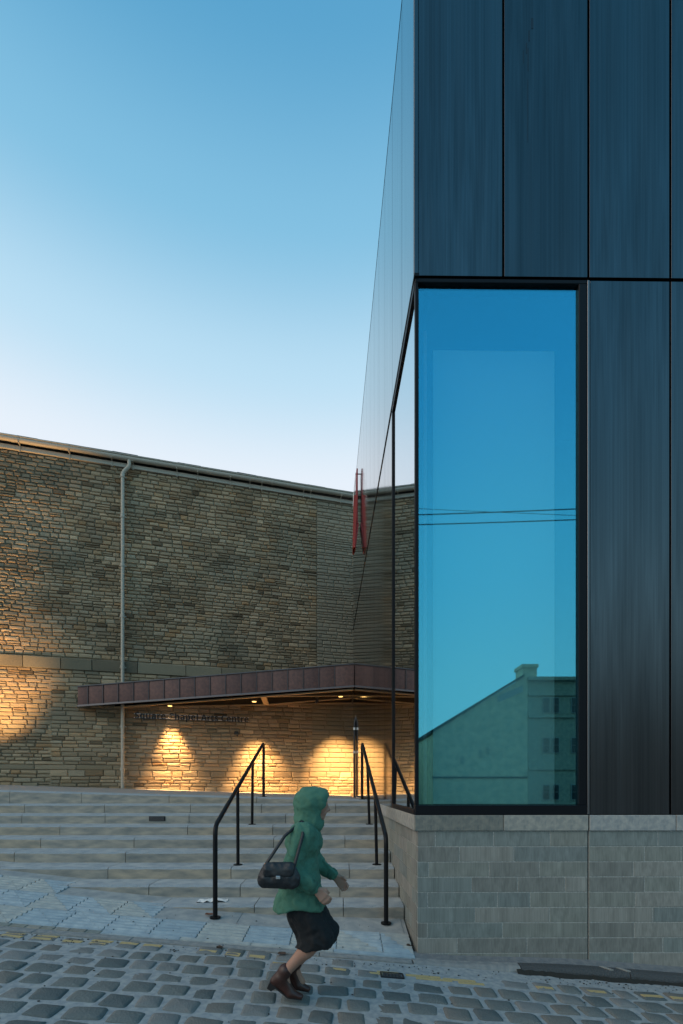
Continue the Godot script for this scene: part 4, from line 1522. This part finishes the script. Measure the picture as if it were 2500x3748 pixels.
	for s in spots:
		var x: float = s[0]
		var dd: float = s[1]
		var y := (foot_y(x, dd) + 0.012) if s[5] == 0 else road_y(x, dd) + 0.014
		var l := thing("fallen_leaf", s[2], "leaf", v3(x, y, dd))
		var lm := begin()
		var r: float = s[3]
		var rim := []
		for k in 10:
			var a := TAU * k / 10
			var rr := r * (1.0 + 0.35 * cos(a)) * rng.randf_range(0.75, 1.1)
			rim.append(Vector3(cos(a) * rr, 0.012 * absf(sin(a)) + rng.randf() * 0.012, sin(a) * rr * 0.55))
		for k in 10: tri(lm, rim[k], rim[(k + 1) % 10], Vector3(0, 0.002, 0), Vector3(0, -1, 0))
		obj("blade", done(lm), s[4], l)
		obj("stalk", tube_mesh(PackedVector3Array([Vector3(r * 0.9, 0.004, 0), Vector3(r * 1.7, 0.010, 0.01)]), 0.0018, 5), s[4], l)

# ---------------------------------------------------------------- the walking person
# surface nets of a field of tapered capsules joined by a smooth minimum
func net(st: SurfaceTool, bones: Array, k: float, cell: float, cuts := [], grow := 0.0, fold := 0.0) -> void:
	var lo := Vector3.INF
	var hi := -Vector3.INF
	for b in bones:
		for e in [[b[0], b[2]], [b[1], b[3]]]:
			var r: float = e[1] + grow + k * 2.5 + cell * 2
			lo = lo.min(e[0] - Vector3.ONE * r)
			hi = hi.max(e[0] + Vector3.ONE * r)
	var n := Vector3i(((hi - lo) / cell).ceil()) + Vector3i.ONE
	var f := PackedFloat32Array()
	f.resize(n.x * n.y * n.z)
	for b in bones:
		var a: Vector3 = b[0]
		var ab: Vector3 = b[1] - b[0]
		var sq: Vector3 = b[4] if b.size() > 4 else Vector3.ONE
		var l2 := maxf((ab * sq).length_squared(), 1e-9)
		var ra: float = b[2] + grow
		var rb: float = b[3] + grow
		var rm := maxf(ra, rb) / minf(sq.x, minf(sq.y, sq.z)) + k * 3.5
		var i0 := Vector3i(((a.min(b[1]) - Vector3.ONE * rm - lo) / cell).floor()).max(Vector3i.ZERO)
		var i1 := Vector3i(((a.max(b[1]) + Vector3.ONE * rm - lo) / cell).ceil()).min(n - Vector3i.ONE)
		for z in range(i0.z, i1.z + 1):
			for y in range(i0.y, i1.y + 1):
				var at := (z * n.y + y) * n.x
				for x in range(i0.x, i1.x + 1):
					var p := lo + Vector3(x, y, z) * cell - a
					var ps := p * sq
					var t := clampf(ps.dot(ab * sq) / l2, 0.0, 1.0)
					var d := (ps - ab * sq * t).length() - lerpf(ra, rb, t)
					if d < k * 3.5: f[at + x] += exp(-d / k)
	for i in f.size(): f[i] = -k * log(f[i]) if f[i] > 1e-9 else k * 6.0
	if cuts:
		for z in n.z:
			for y in n.y:
				for x in n.x:
					var at := (z * n.y + y) * n.x + x
					if f[at] < k * 3.0:
						var p := lo + Vector3(x, y, z) * cell
						for c in cuts: f[at] = maxf(f[at], c.call(p))
	var ids := {}
	var vs := PackedVector3Array()
	var sx := 1
	var sy := n.x
	var sz := n.x * n.y
	var offs := [0, sx, sy, sx + sy, sz, sz + sx, sz + sy, sz + sx + sy]
	var edges := [[0, 1], [2, 3], [4, 5], [6, 7], [0, 2], [1, 3], [4, 6], [5, 7], [0, 4], [1, 5], [2, 6], [3, 7]]
	for z in n.z - 1:
		for y in n.y - 1:
			for x in n.x - 1:
				var at := z * sz + y * sy + x
				var neg := 0
				for o in offs:
					if f[at + o] < 0.0: neg += 1
				if neg == 0 or neg == 8: continue
				var s := Vector3.ZERO
				var c := 0
				for e in edges:
					var fa := f[at + offs[e[0]]]
					var fb := f[at + offs[e[1]]]
					if (fa < 0.0) == (fb < 0.0): continue
					var t := fa / (fa - fb)
					var pa := Vector3(e[0] & 1, (e[0] >> 1) & 1, e[0] >> 2)
					var pb := Vector3(e[1] & 1, (e[1] >> 1) & 1, e[1] >> 2)
					s += pa.lerp(pb, t)
					c += 1
				ids[at] = vs.size()
				vs.append(lo + (Vector3(x, y, z) + s / c) * cell)
	if fold > 0.0:
		var fn := noise(10.0, 3, 301)
		for i in vs.size():
			var p := vs[i]
			var q := Vector3(p.x * 1.0 + p.y * 0.8, p.y * 0.55 - p.x * 0.5, p.z)
			vs[i] = p + Vector3(fn.get_noise_3dv(q), 0.4 * fn.get_noise_3dv(q + Vector3(9, 0, 0)), fn.get_noise_3dv(q + Vector3(0, 9, 4))) * fold
	st.set_smooth_group(1)
	for at in ids:
		for ax in 3:
			var da: int = [sx, sy, sz][ax]
			var d1: int = [sy, sz, sx][ax]
			var d2: int = [sz, sx, sy][ax]
			var fa := f[at]
			var fb := f[at + da]
			if (fa < 0.0) == (fb < 0.0): continue
			if not (ids.has(at - d1) and ids.has(at - d2) and ids.has(at - d1 - d2)): continue
			var q := [vs[ids[at]], vs[ids[at - d1]], vs[ids[at - d1 - d2]], vs[ids[at - d2]]]
			if fa < 0.0:
				for i in [0, 2, 1, 0, 3, 2]: st.add_vertex(q[i])
			else:
				for i in [0, 1, 2, 0, 2, 3]: st.add_vertex(q[i])

func netted(bones: Array, k: float, cell: float, cuts := [], grow := 0.0, fold := 0.0) -> ArrayMesh:
	var st := begin()
	net(st, bones, k, cell, cuts, grow, fold)
	st.index()
	st.generate_normals()
	return st.commit()

func hand_bones(w: Vector3, dirn: Vector3, out: Vector3, side: float) -> Array:
	# w wrist, dirn towards the fingertips, out from the back of the hand
	var d := dirn.normalized()
	var n := (out - d * out.dot(d)).normalized()
	var s := d.cross(n) * side
	var b := []
	for i in 4:
		var off := (i - 1.5) * 0.018
		var root := w + d * 0.075 + s * off
		b.append([w + s * off * 0.6 + d * 0.01, root, 0.014, 0.0115])
		var l: float = [0.030, 0.035, 0.033, 0.026][i]
		var a := root + d * l + n * -0.004
		var c := a + (d * 0.72 - n * 0.69) * l * 0.72
		var e := c + (d * 0.15 - n * 0.98) * l * 0.6
		b.append([root, a, 0.0092, 0.0085])
		b.append([a, c, 0.0083, 0.0078])
		b.append([c, e, 0.0077, 0.0068])
	var t0 := w + d * 0.022 + s * -0.024
	var t1 := t0 + d * 0.030 + s * -0.020 - n * 0.010
	var t2 := t1 + d * 0.028 + s * -0.004 - n * 0.008
	b.append([w + d * 0.01 + s * -0.01, t0, 0.014, 0.013])
	b.append([t0, t1, 0.0115, 0.0098])
	b.append([t1, t2, 0.0096, 0.0078])
	return b

func person() -> void:
	var D := 3.55
	var gy := road_y(-0.30, D) + 0.012
	var o := thing("person", "person in a hooded green coat, dark skirt and brown ankle boots walking to the right", "person", Vector3(-0.30, gy, -D))
	# joints in metres, walking towards +x; z towards the camera
	var hip := Vector3(0.0, 0.83, 0)
	var hipn := Vector3(0.0, 0.81, 0.075)
	var hipf := Vector3(0.02, 0.82, -0.075)
	var kneen := Vector3(0.145, 0.485, 0.07)
	var ankn := Vector3(-0.125, 0.205, 0.055)
	var kneef := Vector3(0.185, 0.50, -0.06)
	var ankf := Vector3(-0.06, 0.22, -0.065)
	var chest := Vector3(0.025, 1.14, 0)
	var neck := Vector3(0.06, 1.305, 0)
	var head := Vector3(0.10, 1.425, 0)
	var shn := Vector3(0.03, 1.245, 0.155)
	var shf := Vector3(0.03, 1.25, -0.155)
	var eln := Vector3(-0.055, 0.99, 0.215)
	var wrn := Vector3(0.125, 0.855, 0.20)
	var elf := Vector3(0.08, 1.0, -0.215)
	var wrf := Vector3(0.25, 0.88, -0.17)
	var body := begin()
	net(body, [
		[hipn, kneen, 0.068, 0.050], [kneen, kneen.lerp(ankn, 0.35), 0.048, 0.052], [kneen.lerp(ankn, 0.35) + Vector3(-0.006, 0.008, 0), ankn, 0.050, 0.033],
		[hipf, kneef, 0.068, 0.050], [kneef, kneef.lerp(ankf, 0.35), 0.048, 0.052], [kneef.lerp(ankf, 0.35), ankf, 0.050, 0.033],
		[ankn, ankn + Vector3(0.05, -0.11, 0), 0.033, 0.03], [ankf, ankf + Vector3(0.06, -0.11, 0), 0.033, 0.03],
		[hipf, hipn, 0.085, 0.085], [hip, chest, 0.09, 0.085], [chest + Vector3(0, 0, -0.05), chest + Vector3(0, 0, 0.05), 0.075, 0.075],
		[shf, shn, 0.045, 0.045], [chest, neck, 0.07, 0.048], [neck, head - Vector3(0.01, 0.03, 0), 0.048, 0.046],
		[shn, eln, 0.036, 0.030], [eln, wrn, 0.030, 0.023], [shf, elf, 0.036, 0.030], [elf, wrf, 0.030, 0.023]], 0.014, 0.013)
	# head on a finer grid: skull, face, brow, nose, lips, chin, ear
	var hd := [
		[head + Vector3(-0.028, 0.022, 0), head + Vector3(0.018, 0.025, 0), 0.076, 0.070], [head + Vector3(0.03, -0.035, 0), head + Vector3(0.045, 0.01, 0), 0.046, 0.052],
		[head + Vector3(0.055, -0.082, 0), head + Vector3(0.030, -0.070, 0), 0.022, 0.036], [head + Vector3(0.062, 0.018, -0.028), head + Vector3(0.062, 0.018, 0.028), 0.020, 0.020],
		[head + Vector3(0.090, 0.005, 0), head + Vector3(0.108, -0.026, 0), 0.008, 0.011], [head + Vector3(0.092, -0.030, -0.010), head + Vector3(0.092, -0.030, 0.010), 0.008, 0.008],
		[head + Vector3(0.080, -0.047, -0.014), head + Vector3(0.080, -0.047, 0.014), 0.008, 0.008], [head + Vector3(0.077, -0.058, -0.012), head + Vector3(0.077, -0.058, 0.012), 0.0085, 0.0085],
		[head + Vector3(0.055, -0.010, 0.036), head + Vector3(0.050, -0.022, 0.040), 0.024, 0.020], [head + Vector3(0.055, -0.010, -0.036), head + Vector3(0.050, -0.022, -0.040), 0.024, 0.020],
		[head + Vector3(-0.014, 0.012, 0.074), head + Vector3(-0.010, -0.022, 0.070), 0.010, 0.007], [head + Vector3(-0.014, 0.012, -0.074), head + Vector3(-0.010, -0.022, -0.070), 0.010, 0.007]]
	net(body, hd, 0.006, 0.0045)
	net(body, hand_bones(wrn, (wrn - eln).normalized() + Vector3(0.1, -0.35, 0), Vector3(0, 0.2, 1), 1.0), 0.004, 0.0032)
	net(body, hand_bones(wrf, (wrf - elf).normalized() + Vector3(0.1, -0.35, 0), Vector3(0, 0.2, -1), -1.0), 0.004, 0.0032)
	body.index()
	body.generate_normals()
	obj("body", body.commit(), M.skin, o)
	for s in [-1.0, 1.0]:
		var e := begin()
		tube(e, PackedVector3Array([head + Vector3(0.070, 0.002, 0.030 * s), head + Vector3(0.079, 0.002, 0.030 * s), head + Vector3(0.0815, 0.002, 0.030 * s)]), [0.011, 0.010, 0.004], 10)
		obj("eye", done(e), M.eye, o)
	# hair showing under the hood
	obj("hair", netted([[head + Vector3(-0.035, 0.03, 0), head + Vector3(0.022, 0.045, 0), 0.086, 0.074], [head + Vector3(-0.05, -0.04, 0), head + Vector3(-0.03, 0.03, 0), 0.068, 0.08]], 0.012, 0.007, [func(p): return (p.x - head.x - 0.048) - (p.y - head.y - 0.05) * 0.5]), M.hair, o)
	# coat: torso, skirts, sleeves, hood
	var hem := [
		[chest + Vector3(0, 0.03, -0.075), chest + Vector3(0, 0.03, 0.075), 0.125, 0.125], [shf + Vector3(0, -0.01, 0), shn + Vector3(0, -0.01, 0), 0.072, 0.072], [hip + Vector3(0.0, 0.16, -0.05), hip + Vector3(0.0, 0.16, 0.05), 0.125, 0.125],
		[chest, neck + Vector3(-0.01, -0.01, 0), 0.11, 0.076], [hip + Vector3(0.0, 0.05, -0.055), hip + Vector3(0.0, 0.05, 0.055), 0.14, 0.14], [hip + Vector3(0.035, -0.10, -0.05), hip + Vector3(0.035, -0.10, 0.05), 0.145, 0.145], [hip + Vector3(-0.03, -0.06, -0.05), hip + Vector3(-0.045, -0.13, 0.05), 0.135, 0.145],
		[shn, eln, 0.068, 0.058], [eln, wrn.lerp(eln, 0.10), 0.058, 0.045], [shf, elf, 0.068, 0.058], [elf, wrf.lerp(elf, 0.10), 0.058, 0.045]]
	var hem_cut := func(p): return 0.685 + 0.02 * sin(p.x * 17.0 + p.z * 9.0) - p.y
	obj("coat", netted(hem, 0.018, 0.0095, [hem_cut], 0.0, 0.017), M.coat, o)
	var hood := [[head + Vector3(-0.035, 0.03, 0), head + Vector3(0.028, 0.042, 0), 0.112, 0.098], [head + Vector3(-0.055, -0.06, 0), head + Vector3(-0.02, 0.02, 0), 0.088, 0.11], [head + Vector3(-0.05, -0.13, -0.03), head + Vector3(-0.05, -0.13, 0.03), 0.085, 0.085], [head + Vector3(0.015, -0.125, -0.02), head + Vector3(0.015, -0.125, 0.02), 0.058, 0.058]]
	var face := head + Vector3(0.115, -0.018, 0)
	var open_cut := func(p):
		var q: Vector3 = (p - face) / Vector3(1.25, 1.25, 1.0)
		return 0.083 - q.length()
	obj("hood", netted(hood, 0.016, 0.008, [open_cut], 0.0, 0.016), M.coat, o)
	# cuffs, pocket flap and buttons of the coat
	for q in [[eln, wrn], [elf, wrf]]:
		var e: Vector3 = q[0]
		var w0: Vector3 = q[1]
		obj("cuff", tube_mesh(PackedVector3Array([e.lerp(w0, 0.78), e.lerp(w0, 0.94), e.lerp(w0, 0.95)]), [0.050, 0.047, 0.036], 14), M.coat_dark, o)
	obj("pocket_flap", netted([[hip + Vector3(0.0, 0.02, 0.192), hip + Vector3(0.10, 0.035, 0.185), 0.024, 0.024, Vector3(1, 1, 1.4)]], 0.01, 0.008), M.coat_dark, o)
	# skirt to just below the knee
	var sk := [
		[hip + Vector3(0.0, -0.05, -0.05), hip + Vector3(0.0, -0.05, 0.05), 0.125, 0.125], [hipn + Vector3(0.02, -0.10, 0.0), kneen + Vector3(0.0, -0.02, 0.0), 0.105, 0.088], [hipf + Vector3(0.02, -0.10, 0.0), kneef + Vector3(0.0, -0.02, 0.0), 0.105, 0.088],
		[kneen, kneen.lerp(ankn, 0.5), 0.085, 0.080], [kneef, kneef.lerp(ankf, 0.5), 0.085, 0.080], [hip + Vector3(0.01, -0.2, 0), hip + Vector3(0.08, -0.36, 0), 0.11, 0.10]]
	var sk_cut := func(p): return 0.405 + 0.010 * sin(p.x * 30.0 + p.z * 25.0) - p.y
	obj("skirt", netted(sk, 0.018, 0.0115, [sk_cut], 0.0, 0.018), M.skirt, o)
	# ankle boots: shaft, heel, foot bent at the toes
	for b in [[ankn, Vector3(-0.115, 0.0, 0.055), 0.62], [ankf, Vector3(-0.035, 0.055, -0.065), 0.75]]:
		var an: Vector3 = b[0]
		var bend: float = b[2]
		var dirf := Vector3(cos(bend), -sin(bend), 0)          # along the sole, heel to ball
		var nrm := Vector3(sin(bend), cos(bend), 0)
		var heel: Vector3 = an - nrm * 0.085 - dirf * 0.035
		var ball := heel + dirf * 0.155
		var toe := ball + Vector3(cos(bend * 0.42), -sin(bend * 0.42), 0) * 0.075
		var shaft := (an - Vector3(0.0, 0.0, 0)) + (Vector3(0.145, 0.28, 0)).normalized() * 0.035
		obj("boot", netted([
			[shaft, an - nrm * 0.03, 0.045, 0.042], [an - nrm * 0.03 - dirf * 0.012, heel + nrm * 0.022 + dirf * 0.01, 0.042, 0.032], [an - nrm * 0.02 + dirf * 0.01, ball + nrm * 0.018, 0.040, 0.031, Vector3(1, 1, 0.92)],
			[heel + nrm * 0.016 + dirf * 0.02, ball + nrm * 0.013, 0.028, 0.030], [ball + nrm * 0.012, toe + nrm * 0.008, 0.032, 0.024, Vector3(1, 1.15, 0.85)], [shaft, shaft + (shaft - an) * 0.25, 0.046, 0.045]], 0.008, 0.006), M.boot, o)
		var sl := begin()
		var w := Vector3(0, 0, 0.032)
		var hn := -nrm * 0.012
		hexa(sl, [heel - w * 0.85 - dirf * 0.01, heel + w * 0.85 - dirf * 0.01, ball + w * 1.05 + hn * 0.6, ball - w * 1.05 + hn * 0.6, heel - w * 0.85 - dirf * 0.01 + hn, heel + w * 0.85 - dirf * 0.01 + hn, ball + w * 1.05 + hn * 1.5, ball - w * 1.05 + hn * 1.5])
		hexa(sl, [heel - w * 0.8 - dirf * 0.012 + hn, heel + w * 0.8 - dirf * 0.012 + hn, heel + w * 0.8 + dirf * 0.045 + hn, heel - w * 0.8 + dirf * 0.045 + hn, heel - w * 0.7 - dirf * 0.006 + hn * 4.2, heel + w * 0.7 - dirf * 0.006 + hn * 4.2, heel + w * 0.7 + dirf * 0.032 + hn * 4.2, heel - w * 0.7 + dirf * 0.032 + hn * 4.2])
		hexa(sl, [ball - w * 1.05 + hn * 0.6, ball + w * 1.05 + hn * 0.6, toe + w * 0.6 + Vector3(0.02, -0.004, 0), toe - w * 0.6 + Vector3(0.02, -0.004, 0), ball - w * 1.05 + hn * 1.5, ball + w * 1.05 + hn * 1.5, toe + w * 0.6 + Vector3(0.018, -0.016, 0), toe - w * 0.6 + Vector3(0.018, -0.016, 0)])
		obj("sole", done(sl), M.sole, o)
	# shoulder bag on the near hip
	var bag := thing("shoulder_bag", "black shoulder bag hanging at the walking person's hip", "bag", o.position + Vector3(-0.12, 0.98, 0.29))
	obj("pouch", netted([[Vector3(-0.085, -0.045, 0), Vector3(0.085, -0.05, 0), 0.052, 0.052, Vector3(1, 1, 1.15)], [Vector3(-0.075, 0.03, 0), Vector3(0.075, 0.035, 0), 0.040, 0.040, Vector3(1, 1, 1.1)], [Vector3(-0.09, -0.01, 0), Vector3(0.09, -0.01, 0), 0.046, 0.046]], 0.014, 0.008, [], 0.0, 0.016), M.bag, bag)
	obj("flap", netted([[Vector3(-0.08, 0.05, 0.012), Vector3(0.08, 0.055, 0.012), 0.030, 0.030], [Vector3(-0.08, 0.0, 0.040), Vector3(0.08, 0.0, 0.040), 0.014, 0.014], [Vector3(-0.08, 0.03, 0.032), Vector3(0.08, 0.03, 0.032), 0.020, 0.020]], 0.012, 0.007, [], 0.0, 0.010), M.bag, bag)
	obj("buckle", box_mesh(Vector3(0.03, 0.022, 0.008), 0.003, Vector3(0.0, -0.012, 0.062)), M.steel, bag)
	obj("strap", tube_mesh(PackedVector3Array([Vector3(-0.10, 0.05, 0.0), Vector3(0.03, 0.25, -0.06), Vector3(0.14, 0.345, -0.14), Vector3(0.15, 0.31, -0.21), Vector3(0.14, 0.24, -0.29)]), 0.011, 8), M.bag, bag)
	obj("strap", tube_mesh(PackedVector3Array([Vector3(0.10, 0.05, 0.0), Vector3(0.155, 0.26, -0.05), Vector3(0.145, 0.345, -0.14)]), 0.011, 8), M.bag, bag)
